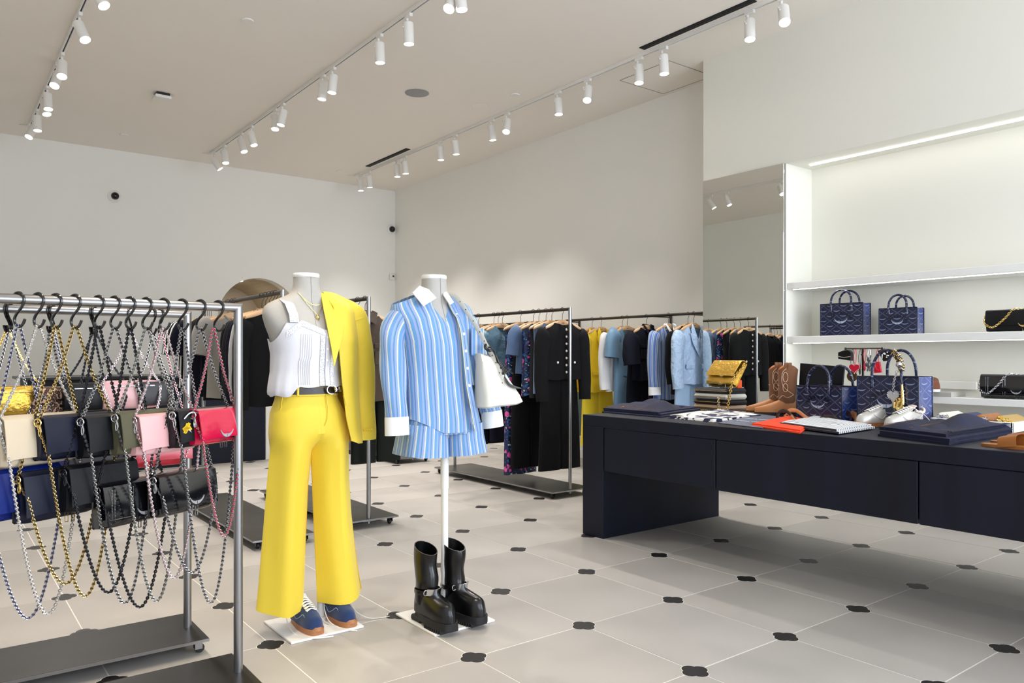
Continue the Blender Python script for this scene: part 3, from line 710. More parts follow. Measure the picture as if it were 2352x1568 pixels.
def trousers(x, y, z, rz, label, m, L=.92, ztop=-.17, w=.18, legw=.10, hemw=None, group=None, d=.035):
    t = thing('trousers', label, 'trousers', (x, y, z), rz, group); hemw = hemw or legw
    b = MB(); n = 28; rings = []
    for zz, ww, dd in ((0, w*.86, d*.7), (-.04, w*.9, d), (-.14, w, d*1.1), (-.24, w, d*1.1)):
        rings.append([V((ww*math.copysign(abs(cos(2*pi*k/n))**.7, cos(2*pi*k/n)), dd*sin(2*pi*k/n), ztop+zz)) for k in range(n)])
    b.loft(rings, True); b.build('seat', m, t)
    for s in (-1, 1):
        lb = MB(); rings = []
        for k in range(9):
            q = k/8; zz = ztop-.20-(L-.20)*q; ww = lerp(w*.52, hemw, q**.8); cx = s*lerp(w*.49, w*.49+(hemw-w*.5)*.6+.012, q)
            rings.append([V((cx+ww*math.copysign(abs(cos(2*pi*i/18))**.8, cos(2*pi*i/18)), d*.95*math.copysign(abs(sin(2*pi*i/18))**.8, sin(2*pi*i/18))+.004*sin(q*6+s), zz)) for i in range(18)])
        lb.loft(rings, True); lb.build('leg', m, t)
    wb = MB(); rings = []
    for zz in (.002, -.032): rings.append([V((w*.87*math.copysign(abs(cos(2*pi*k/n))**.7, cos(2*pi*k/n)), (d*.7+.004)*sin(2*pi*k/n), ztop+zz)) for k in range(n)])
    wb.loft(rings); wb.build('waistband', m, t)
    return t
PEARL = mat('pearl_button', (240, 238, 232), .2, coat=.6); BRASS = mat('brass_button', (190, 140, 70), .3, .9)
def dots(mb, pts, r, d=.004):
    for p in pts: mb.lathe([(.0005, -d), (r*.8, -d), (r, 0)], 10, p, caps=(True, False), axis=(0, 1, 0))
    return mb
def garment(kind, x, y, z, rz, label, m, L=.6, W=.215, slv=.5, D=.042, group=None, trim=None, buttons=None, seed=1, name=None, neck=.085, ndf=None, collar=None, pockets=False, cuff=None, hemf=None, belt=False, lapel=False, slw=.06):
    nm = name or kind; t = thing(nm, label, nm.replace('_', ' '), (x, y, z), rz, group); z0 = -.112
    ndf = ndf if ndf is not None else (.06 if kind != 'dress' else .10)
    b = MB(); torso(b, W, W*.93, W*(1.0 if kind not in ('dress',) else 1.05), z0, L, D, neck, ndf, .034, seed=seed, hem=hemf); b.build('body', m, t)
    if slv:
        for s in (-1, 1):
            sp = [(s*(W-.035), 0, z0-.085), (s*(W+.012), -.004, z0-.16), (s*(W+.032), -.010, z0-.09-slv*.6), (s*(W+.028), -.022, z0-.08-slv)]
            if slv < .3: sp = [(s*(W-.045), 0, z0-.080), (s*(W+.015), -.004, z0-.11), (s*(W+.045), -.008, z0-.09-slv)]
            o = MB(); sleeve(o, sp, slw*1.25, slw*.95 if slv > .3 else slw*1.25, .62, seed=seed+s, top=True); so = o.build('sleeve', m, t)
            if cuff:
                o = MB(); e = V(sp[-1]); sleeve(o, [e+V((0, 0, .05)), e+V((0, 0, .0)), e+V((0, -.002, -.03))], slw*1.04, slw*1.06, .64, wr=0); o.build('cuff', cuff, so)
    yf = -D-.006
    if lapel:
        for s in (-1, 1):
            o = MB(); top = (s*.052, -.018, z0+.012); 
            pr = [(.050, .016, -.012), (.092, -.045, -.034), (.098, -.085, -.046), (.120, -.082, -.046), (.098, -.18, -.060), (.012, -.30, -.066), (.0, -.30, -.066), (.030, -.12, -.058), (.046, -.02, -.03)]
            vs = [V((s*px, py if False else pyy*1.0-.008, z0+pz)) for px, pz, pyy in pr]
            # fan of quads between the outer edge and the roll line
            outer = [vs[i] for i in (0, 1, 2, 3, 4, 5)]; inner = [vs[0], vs[8], vs[8].lerp(vs[7], .5), vs[7], vs[7].lerp(vs[6], .5), vs[6]]
            def lf(u, v, outer=outer, inner=inner):
                k = min(4, int(v*5)); q = v*5-k; return outer[k].lerp(outer[k+1], q).lerp(inner[k].lerp(inner[k+1], q), u if s < 0 else 1-u)
            o.sheet(3, 15, lf, .003); o.build('lapel', trim or m, t)
    if collar:
        for s in (-1, 1):
            o = MB(); q = [V((s*.010, -.050, z0-.052)), V((s*.050, -.062, z0-.075)), V((s*.082, -.030, z0+.012)), V((s*.052, -.006, z0+.030))]
            def cf(u, v, q=q, s=s):
                p = q[0].lerp(q[1], v).lerp(q[3].lerp(q[2], v), u if s > 0 else 1-u); return p+V((0, -.010*sin(pi*v), .0))
            o.sheet(5, 4, cf, .003); o.build('collar', collar, t)
        o = MB(); rings = []
        for zz, r in ((.034, .05), (.004, .062)): rings.append([V((r*1.05*cos(a), r*.55*sin(a)+.004, z0+zz-.02*(1-sin(a))*.5)) for a in [pi*(-.15+1.3*k/14) for k in range(15)]])
        o.loft(rings, False); o.build('collar_stand', collar, t)
    if buttons:
        bm, nb, br = buttons; o = MB(); dots(o, [(.0, yf-.004, z0-.065-(L-.13)*k/max(1, nb-1)) for k in range(nb)], br)
        if pockets == 'pearl': dots(o, [(-.10, yf-.003, z0-L*.70), (.10, yf-.003, z0-L*.70)], br)
        for k, (vv) in enumerate([0]): pass
        bo = o.build('button_row', bm, t); bo['kind'] = 'stuff'
    if pockets is True:
        for s in (-1, 1):
            MB().box((s*.115, yf-.004, z0-L*.70), (.12, .010, .045), .004).build('pocket_flap', m, t)
    if pockets == 'chest':
        for s in (-1, 1):
            MB().box((s*.095, yf-.003, z0-L*.36), (.095, .010, .035), .004).build('pocket_flap', m, t)
            MB().box((s*.095, yf-.000, z0-L*.50), (.088, .008, .10), .004).build('pocket', m, t)
    if belt:
        o = MB(); rings = []
        for zz in (-.018, .018): rings.append([V(((W*.98)*cos(a), (D+.008)*sin(a), z0-L*.40+zz)) for a in [2*pi*k/24 for k in range(25)]])
        o.loft(rings, False)
        for s in (-1, 1): o.tube(smooth([(-.02, yf-.01, z0-L*.40), (-.02+s*.05, yf-.03, z0-L*.40+.03), (-.02+s*.06, yf-.02, z0-L*.42), (-.02, yf-.012, z0-L*.40)], 4), .010, 6, flat=.5)
        o.tube(smooth([(-.02, yf-.01, z0-L*.40), (-.05, yf-.02, z0-L*.50), (-.045, yf-.014, z0-L*.64)], 4), .010, 6, flat=.3); o.build('belt', m, t)
    if trim and not lapel:
        o = MB(); pts = []
        for k in range(13):
            q = -1+k/6; xx = neck*q; pts.append((xx, -D*(.55), z0-ndf*(1-abs(q)**1.4)+.002))
        o.tube(pts, .007, 6); o.build('neckband', trim, t)
    return t
CK = dict(black=cloth('black', (20, 20, 24)), navy=cloth('navy', (26, 28, 52)), ink=cloth('ink', (28, 30, 44)), grey=cloth('grey_marl', (150, 146, 140), var=.12, ns=160), lgrey=cloth('light_grey', (182, 184, 188)), white=cloth('white', (236, 236, 236), .7), brown=cloth('brown', (62, 48, 36)), taupe=cloth('taupe', (84, 70, 60)),
    olive=cloth('dark_olive', (40, 44, 36)), yellow=cloth('yellow', (240, 208, 30), .6, .1), blue=cloth('dusty_blue', (104, 140, 168), .5, .2), denimb=cloth('slate_blue', (72, 96, 132), .8), satin=cloth('blue_satin', (92, 128, 150), .32, 0, .7, 13, .03), pale=cloth('pale_blue', (168, 192, 220), .45, .1, .9, 22, .02, var=.10, ns=12), paleT=cloth('pale_blue_plain', (160, 188, 216), .6), dden=cloth('dark_denim', (22, 26, 46), .85), char=cloth('charcoal', (52, 52, 58)))
def hang(x, y, z, rz, what, place, group_h): hanger(x, y, z, rz, 'wooden hanger with black hook holding the ' + what, group_h)
G = 'clothes on the steel racks'; GW = 'clothes on the wall rail'; GH = 'wooden hangers'
def put(x, z, y, rz, what, kind, m, **kw):
    kw.setdefault('group', G if x < 5 else GW)
    garment(kind, x, y, z, rz, what, m, **kw)
    hang(x, y, z, rz, ' '.join(what.split()[:9]), '', GH)
def jr(): return random.uniform(-.10, .10)
# ---- rack A: dark tops seen edge-on from the left
RA = [(4.90, 'jacket', 'black', 'long sleeved black knit jacket, nearest on the dark tops rack', .62, .56), (4.955, 'sweater', 'lgrey', 'light grey sweater just behind the black knit jacket', .55, .5), (5.02, 'sweater', 'navy', 'navy sweater third on the dark tops rack', .60, .52), (5.09, 'sweater', 'char', 'charcoal sweater between the navy sweaters', .58, .5),
 (5.16, 'sweater', 'ink', 'ink blue sweater behind the charcoal one of the dark tops rack', .62, .5), (5.80, 't_shirt', 'black', 'black top just behind the grey marl t-shirt', .62, .2), (5.73, 't_shirt', 'grey', 'grey marl short sleeved t-shirt on the dark tops rack', .60, .2), (5.90, 't_shirt', 'navy', 'navy t-shirt two behind the grey marl one', .6, .2),
 (6.33, 't_shirt', 'navy', 'navy short sleeved t-shirt toward the far end of the rack', .6, .2), (6.39, 't_shirt', 'white', 'white t-shirt behind the navy one', .55, .2), (6.44, 't_shirt', 'black', 'black t-shirt second from the far end', .6, .2), (6.49, 't_shirt', 'white', 'white edged top at the far end of the rack', .55, .2), (6.53, 't_shirt', 'ink', 'ink t-shirt last on the dark tops rack', .58, .2)]
for i, (y, kd, c, lb, L, sl) in enumerate(RA):
    put(XA, ZR, y, jr()*.5, lb, kd, CK[c], L=L, slv=sl, seed=i, trim=CK[c], W=.205, D=.026, slw=.050 if sl > .3 else .062)
# ---- rack B: brown jacket over dark trousers at the near end
put(XB, ZR, 4.985, .06, 'dark brown field jacket with chest pockets at the rack end', 'jacket', CK['brown'], L=.62, slv=.56, pockets='chest', collar=CK['brown'], buttons=(mat('button_dark', (70, 66, 60), .3, .8), 5, .007), seed=31, W=.23)
trousers(XB+.12, 5.05, ZR, .05, 'dark olive trousers hanging under the brown jacket', CK['olive'], L=.98, ztop=-.20, group=G)
trousers(XB-.06, 5.12, ZR, -.04, 'taupe trousers behind the dark olive trousers', CK['taupe'], L=.92, ztop=-.20, group=G, w=.16, hemw=.07)
put(XB, ZR, 5.10, -.05, 'white shirt hidden mostly behind the brown jacket', 'shirt', CK['white'], L=.72, slv=.5, seed=32)
for k, (y, c, n_) in enumerate(((5.55, 'taupe', 'taupe'), (5.62, 'olive', 'dark olive'), (5.70, 'char', 'charcoal'), (6.1, 'ink', 'ink blue'))):
    put(XB, ZR, y, jr(), n_+' sweater in the middle of the brown jacket rack', 'sweater', CK[c], L=.6, seed=40+k)
# ---- rack C
put(XC, ZR, 5.06, .03, 'cropped black jacket with pearl buttons at the near rack end', 'jacket', CK['black'], L=.50, slv=.60, buttons=(PEARL, 7, .011), pockets='pearl', seed=50, W=.225, slw=.066, ndf=.035)
trousers(XC+.01, 5.11, ZR, .03, 'black bootcut trousers below the pearl button jacket', CK['black'], L=1.12, ztop=-.28, w=.19, legw=.09, hemw=.125, group=G)
put(XC-.02, ZR, 5.18, -.05, 'slate blue sleeveless top behind the pearl button jacket', 'top', CK['denimb'], L=.62, slv=0, seed=51, W=.20)
put(XC-.02, ZR, 5.26, .04, 'charcoal sleeveless top next to the floral one', 'top', CK['char'], L=.66, slv=0, seed=52, W=.19)
put(XC-.02, ZR, 5.36, -.05, 'blue and pink floral sleeveless top on the near rack', 'top', FLORAL, L=.60, slv=0, seed=53, W=.185, hemf=lambda x, f: .05*x/.18)
put(XC-.02, ZR, 5.44, .03, 'slate blue short sleeved tee beside the floral top', 't_shirt', CK['denimb'], L=.45, slv=.2, seed=54, W=.2)
trousers(XC-.03, 5.49, ZR, .02, 'long wide black trousers under the floral top', CK['black'], L=1.18, ztop=-.24, w=.185, legw=.10, hemw=.105, group=G)
put(XC-.03, ZR, 5.62, .03, 'long pink and blue floral dress behind the black trousers', 'dress', FLORAL, L=1.38, slv=0, seed=55, W=.18)
put(XC-.03, ZR, 5.90, .05, 'shiny blue satin blouse with a button front', 'blouse', CK['satin'], L=.62, slv=.50, seed=56, W=.215, buttons=(PEARL, 8, .006), ndf=.11, slw=.07)
put(XC-.03, ZR, 5.97, -.04, 'second blue satin blouse behind the first', 'blouse', CK['satin'], L=.60, slv=.5, seed=57, W=.21)
put(XC-.03, ZR, 6.04, .04, 'white blouse behind the blue satin blouses', 'blouse', CK['white'], L=.58, slv=.5, seed=58, W=.215)
put(XC-.03, ZR, 6.30, .04, 'navy jacket near the far end of the rack', 'jacket', CK['navy'], L=.62, slv=.55, seed=59, W=.22)
trousers(XC+.04, 5.94, ZR, .02, 'navy trousers below the blue satin blouse', CK['navy'], L=1.0, ztop=-.22, group=G, w=.19, hemw=.09)
trousers(XC-.06, 6.10, ZR, .06, 'wide navy trousers beside the far post', CK['navy'], L=1.06, ztop=-.20, w=.2, hemw=.11, group=G)
trousers(XC-.02, 6.36, ZR, .02, 'ink trousers last on the rack', CK['ink'], L=1.0, ztop=-.20, group=G)
# ---- rack far behind
for k, (y, c, n_) in enumerate(((7.8, 'white', 'white'), (7.9, 'char', 'charcoal'), (8.0, 'navy', 'navy'), (8.6, 'black', 'black'), (8.75, 'taupe', 'taupe'))):
    put(4.40, ZR, y, jr(), n_+' top on the far rack behind the striped shirt', 'top', CK[c], L=.6, seed=70+k, slv=.5)
# ---- rail along the right wall
XD, ZD = 5.80, 1.62
t = thing('wall_rail', 'steel clothes rail fixed along the tall right-hand wall', 'clothes rail', (XD, 6.9, ZD))
MB().tube([(0, -2.25, 0), (0, 2.4, 0)], .014, 14).build('rail', GUNM, t)
for y in (-2.0, -1.52, -.1, 1.2, 2.2):
    MB().box(((XR-XD)/2, y, -.0), (XR-XD-.002, .03, .012), .002).box((XR-XD-.008, y, -.05), (.012, .03, .16), .002).build('bracket', GUNM, t)
put(XD, ZD, 4.755, .03, 'pale blue crinkled blazer hung next to the mirror', 'blazer', CK['pale'], L=.56, slv=.52, pockets=True, lapel=True, seed=80, W=.225, slw=.07, ndf=.20)
trousers(XD, 4.80, ZD, .02, 'pale blue wide trousers under the crinkled blazer', CK['paleT'], L=1.10, ztop=-.24, w=.19, hemw=.12, group=GW)
put(XD+.03, ZD, 4.85, -.05, 'black top between the pale blue blazer and the striped shirt', 'top', CK['black'], L=.66, slv=.48, seed=81, W=.215)
put(XD-.01, ZD, 5.06, .05, 'blue striped shirt with white collar and cuffs on the wall rail', 'shirt', STRIPE2, L=.72, slv=.56, collar=CK['white'], cuff=CK['white'], seed=82, W=.21, slw=.07, hemf=lambda x, f: .25*x*x, buttons=(PEARL, 6, .006), ndf=.12)
trousers(XD-.03, 5.13, ZD, .03, 'dark trousers behind the striped shirt on the wall rail', CK['ink'], L=1.1, ztop=-.24, group=GW, hemw=.09)
put(XD-.01, ZD, 5.35, .05, 'dark denim jacket with short sleeves on the wall rail', 'jacket', CK['dden'], L=.54, slv=.30, seed=83, W=.215, slw=.085, collar=CK['dden'], pockets='chest', buttons=(BRASS, 6, .008))
trousers(XD-.02, 5.41, ZD, .02, 'dark denim jeans below the denim jacket', CK['dden'], L=1.15, ztop=-.24, w=.19, hemw=.12, group=GW)
put(XD-.01, ZD, 5.62, .05, 'dusty blue wrap dress tied with a bow', 'dress', CK['blue'], L=1.2, slv=.22, belt=True, seed=84, W=.20, slw=.075, ndf=.24)
put(XD, ZD, 5.70, -.04, 'white blazer between the blue dress and the yellow one', 'blazer', CK['white'], L=.66, slv=.56, lapel=True, seed=85, W=.225, ndf=.22, slw=.07)
put(XD-.02, ZD, 6.00, .04, 'bright yellow blazer on the wall rail', 'blazer', CK['yellow'], L=.68, slv=.56, lapel=True, pockets=True, seed=86, W=.225, ndf=.22, slw=.07)
trousers(XD-.01, 6.06, ZD, .02, 'yellow wide trousers below the yellow blazer', CK['yellow'], L=1.12, ztop=-.24, w=.19, hemw=.13, group=GW)
put(XD-.02, ZD, 6.14, -.04, 'second yellow blazer further along the wall rail', 'blazer', CK['yellow'], L=.68, slv=.56, lapel=True, seed=87, W=.22, ndf=.22)
put(XD, ZD, 6.50, .04, 'dusty blue dress on the wall rail behind the black jacket', 'dress', CK['blue'], L=1.2, slv=.25, seed=88, W=.2)
put(XD, ZD, 6.95, .04, 'ink blazer on the wall rail behind the floral clothes', 'blazer', CK['ink'], L=.66, slv=.56, lapel=True, seed=89, W=.22, ndf=.22)
for k, (y, c, n_) in enumerate(((7.3, 'white', 'white'), (7.8, 'navy', 'navy'), (8.3, 'black', 'black'))):
    put(XD, ZD, y, jr(), n_+' top far along the wall rail', 'top', CK[c], L=.62, seed=90+k, slv=.5)
# ================================================================ MANNEQUINS
LINEN = mat('mannequin_linen', (178, 175, 169), .85, var=.05, ns=90, bump=.25, bs=420, bd=.001)
PLATE = mat('plate_white', (236, 235, 232), .35, var=.01)
BODY = [(.84, (.115, .070)), (.95, (.130, .085)), (1.03, (.124, .084)), (1.05, (.124, .086)), (1.08, (.124, .084)), (1.16, (.130, .092)), (1.25, (.148, .115)), (1.30, (.162, .122)), (1.345, (.182, .112)), (1.385, (.196, .092)), (1.42, (.192, .076)), (1.445, (.165, .066)), (1.462, (.125, .062)), (1.478, (.085, .060)), (1.495, (.062, .057)), (1.53, (.056, .054)), (1.566, (.055, .053))]
def bring(z, off=0., cx=0., n=40, ex=2.3, sc=1., seam=False):
    hw, hd = interp(BODY, z); hw = hw*sc+off; hd = hd*sc+off; r = []
    for k in range(n+1 if seam else n):
        a = 2*pi*k/n; c, s_ = sin(a), cos(a)
        r.append(V((cx+hw*math.copysign(abs(c)**(2/ex), c), hd*math.copysign(abs(s_)**(2/ex), s_), z)))
    return r
def fy(x, z, off=0., cx=0., ex=2.3):
    hw, hd = interp(BODY, z); q = min(.98, abs(x-cx)/(hw+off)); return -(hd+off)*(1-q**ex)**(1/ex)
def mannequin(loc, label, cx, pole, plate, lean=0.):
    t = thing('mannequin', label, 'mannequin', loc, 0, 'headless dressed mannequins')
    zs = [.84+.015*k for k in range(49)]; zs = [z for z in zs if z <= 1.566]
    MB().loft([bring(z, 0, cx) for z in zs], True, (True, True)).build('torso_form', LINEN, t)
    MB().lathe([(.056, 1.560), (.058, 1.566), (.058, 1.574), (.055, 1.578), (.001, 1.578)], 28, (cx, 0, 0), caps=(False, True)).build('neck_cap', PLATE, t)
    sp = [(cx+.0, fy(cx, z, .0006, cx), z) for z in [1.0+.02*k for k in range(29)]]
    MB().tube(sp, .0012, 5).build('front_seam', mat('seam_grey', (150, 150, 148), .8), t)
    MB().lathe([(.0165, .012), (.0165, .60), (.019, .60), (.019, .86)], 20, (pole[0], pole[1], 0)).lathe([(.03, .010), (.026, .022), (.017, .026)], 20, (pole[0], pole[1], 0)).build('pole', PLATE, t)
    MB().box((plate[0], plate[1], .005), (plate[2], plate[3], .010), .002).build('base_plate', PLATE, t)
    return t
M1, M2 = V((1.365, 3.285, 0)), V((1.85, 3.0, 0)); C1, C2 = -.02, -.012
mannequin(M1, 'headless linen mannequin wearing the white lace top and yellow suit', C1, (.062, .03), (.012, -.005, .335, .33))
mannequin(M2, 'headless linen mannequin wearing the blue striped shirt and shorts', C2, (.045, 0), (.045, 0, .32, .35))
def P1(u, v, dy): return ony(u, v, M1.y+dy)-M1
def P2(u, v, dy): return ony(u, v, M2.y+dy)-M2
# ------------------------------------------------ white lace camisole
COT = mat('white_cotton', (222, 222, 228), .75, var=.02, ns=40, bump=.35, bs=14, bd=.006)
t = NT('white_lace'); vo = t.n('TexVoronoi'); vo.inputs['Scale'].default_value = 150; tc = t.n('TexCoord'); t.t.links.new(tc.outputs['Object'], vo.inputs['Vector'])
t.set(Base_Color=t.ramp(vo.outputs['Distance'], [(0, lin((176, 176, 176))), (.32, lin((190, 190, 190))), (.42, lin((226, 226, 230))), (1, lin((226, 226, 230)))]), Roughness=.8); t.bump(vo.outputs['Distance'], .5, .002); LACE = t.m
cam_t = thing('camisole', 'white cotton camisole with lace straps and pintucks', 'top', M1)
def camtop(x, front):
    dx = x-C1
    if not front: return 1.285
    q = abs(x-.012)
    z = 1.322+.30*min(q, .10)
    if dx < -.115: z = 1.352-(-.115-dx)*1.5
    if dx > .135: z = 1.358-(dx-.135)*1.5
    return max(z, 1.27)
CAMW = [(1.02, (.152, .112)), (1.045, (.168, .124)), (1.08, (.166, .122)), (1.14, (.156, .116)), (1.22, (.154, .124)), (1.30, (.170, .131)), (1.36, (.192, .116))]
def camr(a, z):
    hw, hd = interp(CAMW, z); c, s_ = sin(a), cos(a); rp = .003*sin(a*17+z*9)*max(0, (1.25-z)*4)
    return V((C1+(hw+rp)*math.copysign(abs(c)**.87, c), (hd+rp)*math.copysign(abs(s_)**.87, s_), z))
n = 64; rings = []
for j in range(21):
    v = j/20; ring = []
    for k in range(n):
        a = 2*pi*k/n; p = camr(a, 1.3); zt = camtop(p.x, cos(a) < 0); zb = 1.076+(.0 if p.x > -.10 else -.040*min(1, (-.10-p.x)/.03))+.004*sin(a*9)
        ring.append(camr(a, lerp(zt, zb, v)))
    rings.append(ring)
ins = [camr(2*pi*k/n, 1.06)*1 for k in range(n)]; ins = [V((C1+(p.x-C1)*.86, p.y*.86, 1.084)) for p in ins]
MB().loft(rings+[ins]).build('body', COT, cam_t)
def camf(x, z, off): 
    hw, hd = interp(CAMW, z); q = min(.97, abs(x-C1)/hw); return -(hd)*(1-q**2.3)**(1/2.3)-off
pt = MB()
for x in (-.092, -.083, -.074, -.065, -.056, -.047): pt.tube([(x-.006*(z < 1.2), camf(x, z, .0015), z) for z in [1.085+.02*k for k in range(12)]], .0019, 5)
o = pt.build('pintuck', COT, cam_t); o['kind'] = 'stuff'
def band(mb, f, n, wd, off): 
    mb.sheet(3, n, lambda u, v: V((f(v)[0]+(u-.5)*wd[0], camf(f(v)[0]+(u-.5)*wd[0], f(v)[1]+(u-.5)*wd[1], off), f(v)[1]+(u-.5)*wd[1])), .0015)
o = MB(); band(o, lambda v: (.002+.0*v, 1.30-.220*v), 16, (.020, 0), .003); band(o, lambda v: (.052, 1.315-.232*v), 16, (.018, 0), .003); o.build('lace_panel', LACE, cam_t)
o = MB(); band(o, lambda v: (.026, 1.315-.235*v), 14, (.016, 0), .004); o.build('placket', COT, cam_t)
o = MB(); dots(o, [(.026, camf(.026, z, .0055), z) for z in (1.29, 1.24, 1.19, 1.14, 1.09)], .0042, .002); o = o.build('button_row', PEARL, cam_t); o['kind'] = 'stuff'
o = MB()
band(o, lambda v: (-.150+.165*v, (1.300+.052*min(1, v*2.6)) if v < .385 else 1.352-.042*(v-.385)/.615), 24, (.0, -.026), .0035); band(o, lambda v: (.02+.10*v, 1.31+.035*v), 10, (0, -.024), .0035); o.build('lace_trim', LACE, cam_t)
def strapf(s):
    def f(u, v):
        pts = [(-.118, camf(-.118, 1.35, .004), 1.35), (-.121, -.106, 1.385), (-.128, -.078, 1.430), (-.134, -.030, 1.452), (-.134, .03, 1.450), (-.125, .085, 1.40), (-.11, .118, 1.30)]
        k = min(5, int(v*6)); q = v*6-k; p = V(pts[k]).lerp(V(pts[k+1]), q); p.x = (p.x if s < 0 else C1*2-p.x)+(u-.5)*.040; return p+V((0, -.003, .004))
    return f
o = MB(); o.sheet(4, 24, strapf(-1), .002); o.build('strap', LACE, cam_t); o = MB(); o.sheet(4, 24, strapf(1), .002); o.build('strap', LACE, cam_t)
# ------------------------------------------------ necklaces
def necklace(zc, zn, label, pend):
    t = thing('necklace', label, 'necklace', M1, 0, 'fine gold necklaces on the mannequin'); pts = []
    for k in range(21):
        q = -1+k/10; x = C1+.012+q*.068; z = zc+(zn-zc)*abs(q)**(2.0 if not pend else 1.15); pts.append(V((x, fy(x, z, .004, C1)-.001, z)))
    back = [V((C1+.012+.068*cos(a), .058*sin(a), zn+.004*sin(a))) for a in [pi*k/10 for k in range(1, 10)]]
    m = MB(); chain_mesh(m, pts+back+[pts[0]], .0015, .0006, .0034, None); m.build('chain', GOLDM, t)
    if pend: MB().ball((pts[10].x, pts[10].y-.006, zc-.014), (.009, .006, .013), 10).ball((pts[10].x, pts[10].y-.012, zc-.012), (.005, .003, .007), 8).build('pendant', GOLDM, t)
necklace(1.434, 1.487, 'short fine gold chain necklace close round the mannequin neck', False); necklace(1.392, 1.487, 'longer fine gold necklace with a small round pendant', True)
# ------------------------------------------------ yellow trousers
YEL = mat('yellow_suiting', (235, 207, 60), .62, var=.03, ns=5, sheen=.15, bump=.12, bs=7, bd=.02)
tr_ = thing('yellow_trousers', 'bright yellow wide-leg trousers with front creases on the mannequin', 'trousers', M1)
HIP = [(.82, (.135, .085)), (.85, (.158, .100)), (.89, (.170, .110)), (.96, (.162, .112)), (1.02, (.138, .100)), (1.05, (.132, .094)), (1.078, (.130, .092))]
def hring(z, off=0, n=40):
    hw, hd = interp(HIP, z); r = []
    for k in range(n):
        a = 2*pi*k/n; c, s_ = sin(a), cos(a); r.append(V((C1+.0+(1.055-z)*.10+(hw+off)*math.copysign(abs(c)**.85, c), (hd+off)*math.copysign(abs(s_)**.85, s_), z)))
    return r
MB().loft([hring(1.074, .003), hring(1.072, .006), hring(1.036, .006), hring(1.034, .003)]).build('waistband', YEL, tr_)
LEGS = {-1: [(.80, (-.088, .096, .108)), (.65, (-.105, .094, .100)), (.46, (-.117, .097, .098)), (.25, (-.130, .102, .102)), (.10, (-.140, .106, .108))],
        1: [(.80, (.092, .092, .108)), (.65, (.098, .090, .100)), (.46, (.108, .092, .098)), (.25, (.126, .100, .102)), (.115, (.141, .109, .108))]}
HIP2 = [(.80, (.183, .112)), (.88, (.178, .113)), (.96, (.164, .112)), (1.02, (.138, .100)), (1.05, (.131, .094)), (1.078, (.129, .092))]
def legring(s, z, off=0, n=36, tilt=0.):
    lx, lw, ld = interp(LEGS[s], min(z, .80)); bl = max(0, min(1, (z-.78)/.09)); bl = bl*bl*(3-2*bl)
    hw, hd = interp(HIP2, max(z, .80)); cc = C1+(1.055-z)*.08; mid = cc+.010
    o_ = cc+s*hw; hx, hh = (o_+mid)/2, abs(o_-mid)/2+.0005
    cx, ww, dd = lerp(lx, hx, bl), lerp(lw, hh, bl)+off, lerp(ld, hd, bl)+off; r = []
    for k in range(n):
        a = 2*pi*k/n; c, s_ = sin(a), cos(a); q = min(1, abs(c)**.95)
        x = cx+math.copysign(q, c)*ww
        yl = ld*(1-q**1.45)**.92 if q < 1 else 0
        e = min(.999, abs(x-cc)/(hw+off+.002)); yh = hd*(1-e**2.3)**(1/2.3)
        y = math.copysign(lerp(yl, yh, bl), s_)
        f = .005*sin(c*7+z*2.5+s)*(1-bl)
        r.append(V((x, y+f*(1 if s_ < 0 else -1), z+tilt*(y/dd)-tilt*.3*abs(c)+(.010*c*s if tilt else 0))))
    return r
for s in (-1, 1):
    zs = [1.06, 1.045, 1.02, .99, .96, .93, .90, .87, .845, .82, .79, .76, .70, .64, .56, .48, .40, .32, .24, .17]
    hemz = .112 if s < 0 else .116
    rings = [legring(s, z) for z in zs]+[legring(s, hemz, 0, tilt=.020)]+[legring(s, hemz+.002, -.003, tilt=.020), legring(s, .2, -.004)]
    MB().loft(rings).build('leg', YEL, tr_, ang=30)
MB().tube([(.031, fy(.03, 1.04, .02, C1)-.001, 1.04), (.033, -.116, .98), (.030, -.118, .93), (.018, -.118, .905)], .0022, 6).build('fly', YEL, tr_)
for x in (-.095, .03+.05): MB().box((x, -(interp(HIP, 1.06)[1]+.008)*(1-min(.97, abs(x-C1)/.136)**2.3)**.43-.004, 1.062), (.011, .007, .050), .002).build('belt_loop', YEL, tr_)
MB().tube(smooth([(-.150, -.058, 1.035), (-.158, -.052, .97), (-.166, -.032, .90)], 4), .002, 5).build('pocket_seam', YEL, tr_)
bt = thing('belt', 'narrow dark leather belt with silver buckle in the yellow trousers', 'belt', M1)
BELT = mat('belt_leather', (40, 30, 30), .4)
MB().loft([hring(1.072, .007), hring(1.072, .011), hring(1.043, .011), hring(1.043, .007)]).build('strap', BELT, bt)
o = MB(); by = -.112
o.tube([(.05+.022*cos(a), by-.004, 1.062+.019*sin(a)) for a in [2*pi*k/16 for k in range(16)]], .0028, 6, closed=True).ball((.074, by-.002, 1.060), (.009, .005, .009), 8).box((.094, by+.004, 1.063), (.016, .006, .022), .003); o.build('buckle', SILV, bt)
MB().tube(smooth([(.028, by+.0, 1.066), (.045, by-.008, 1.050), (.06, by-.007, 1.047), (.085, by-.003, 1.056)], 4), .005, 6, flat=.5).build('tip', BELT, bt)
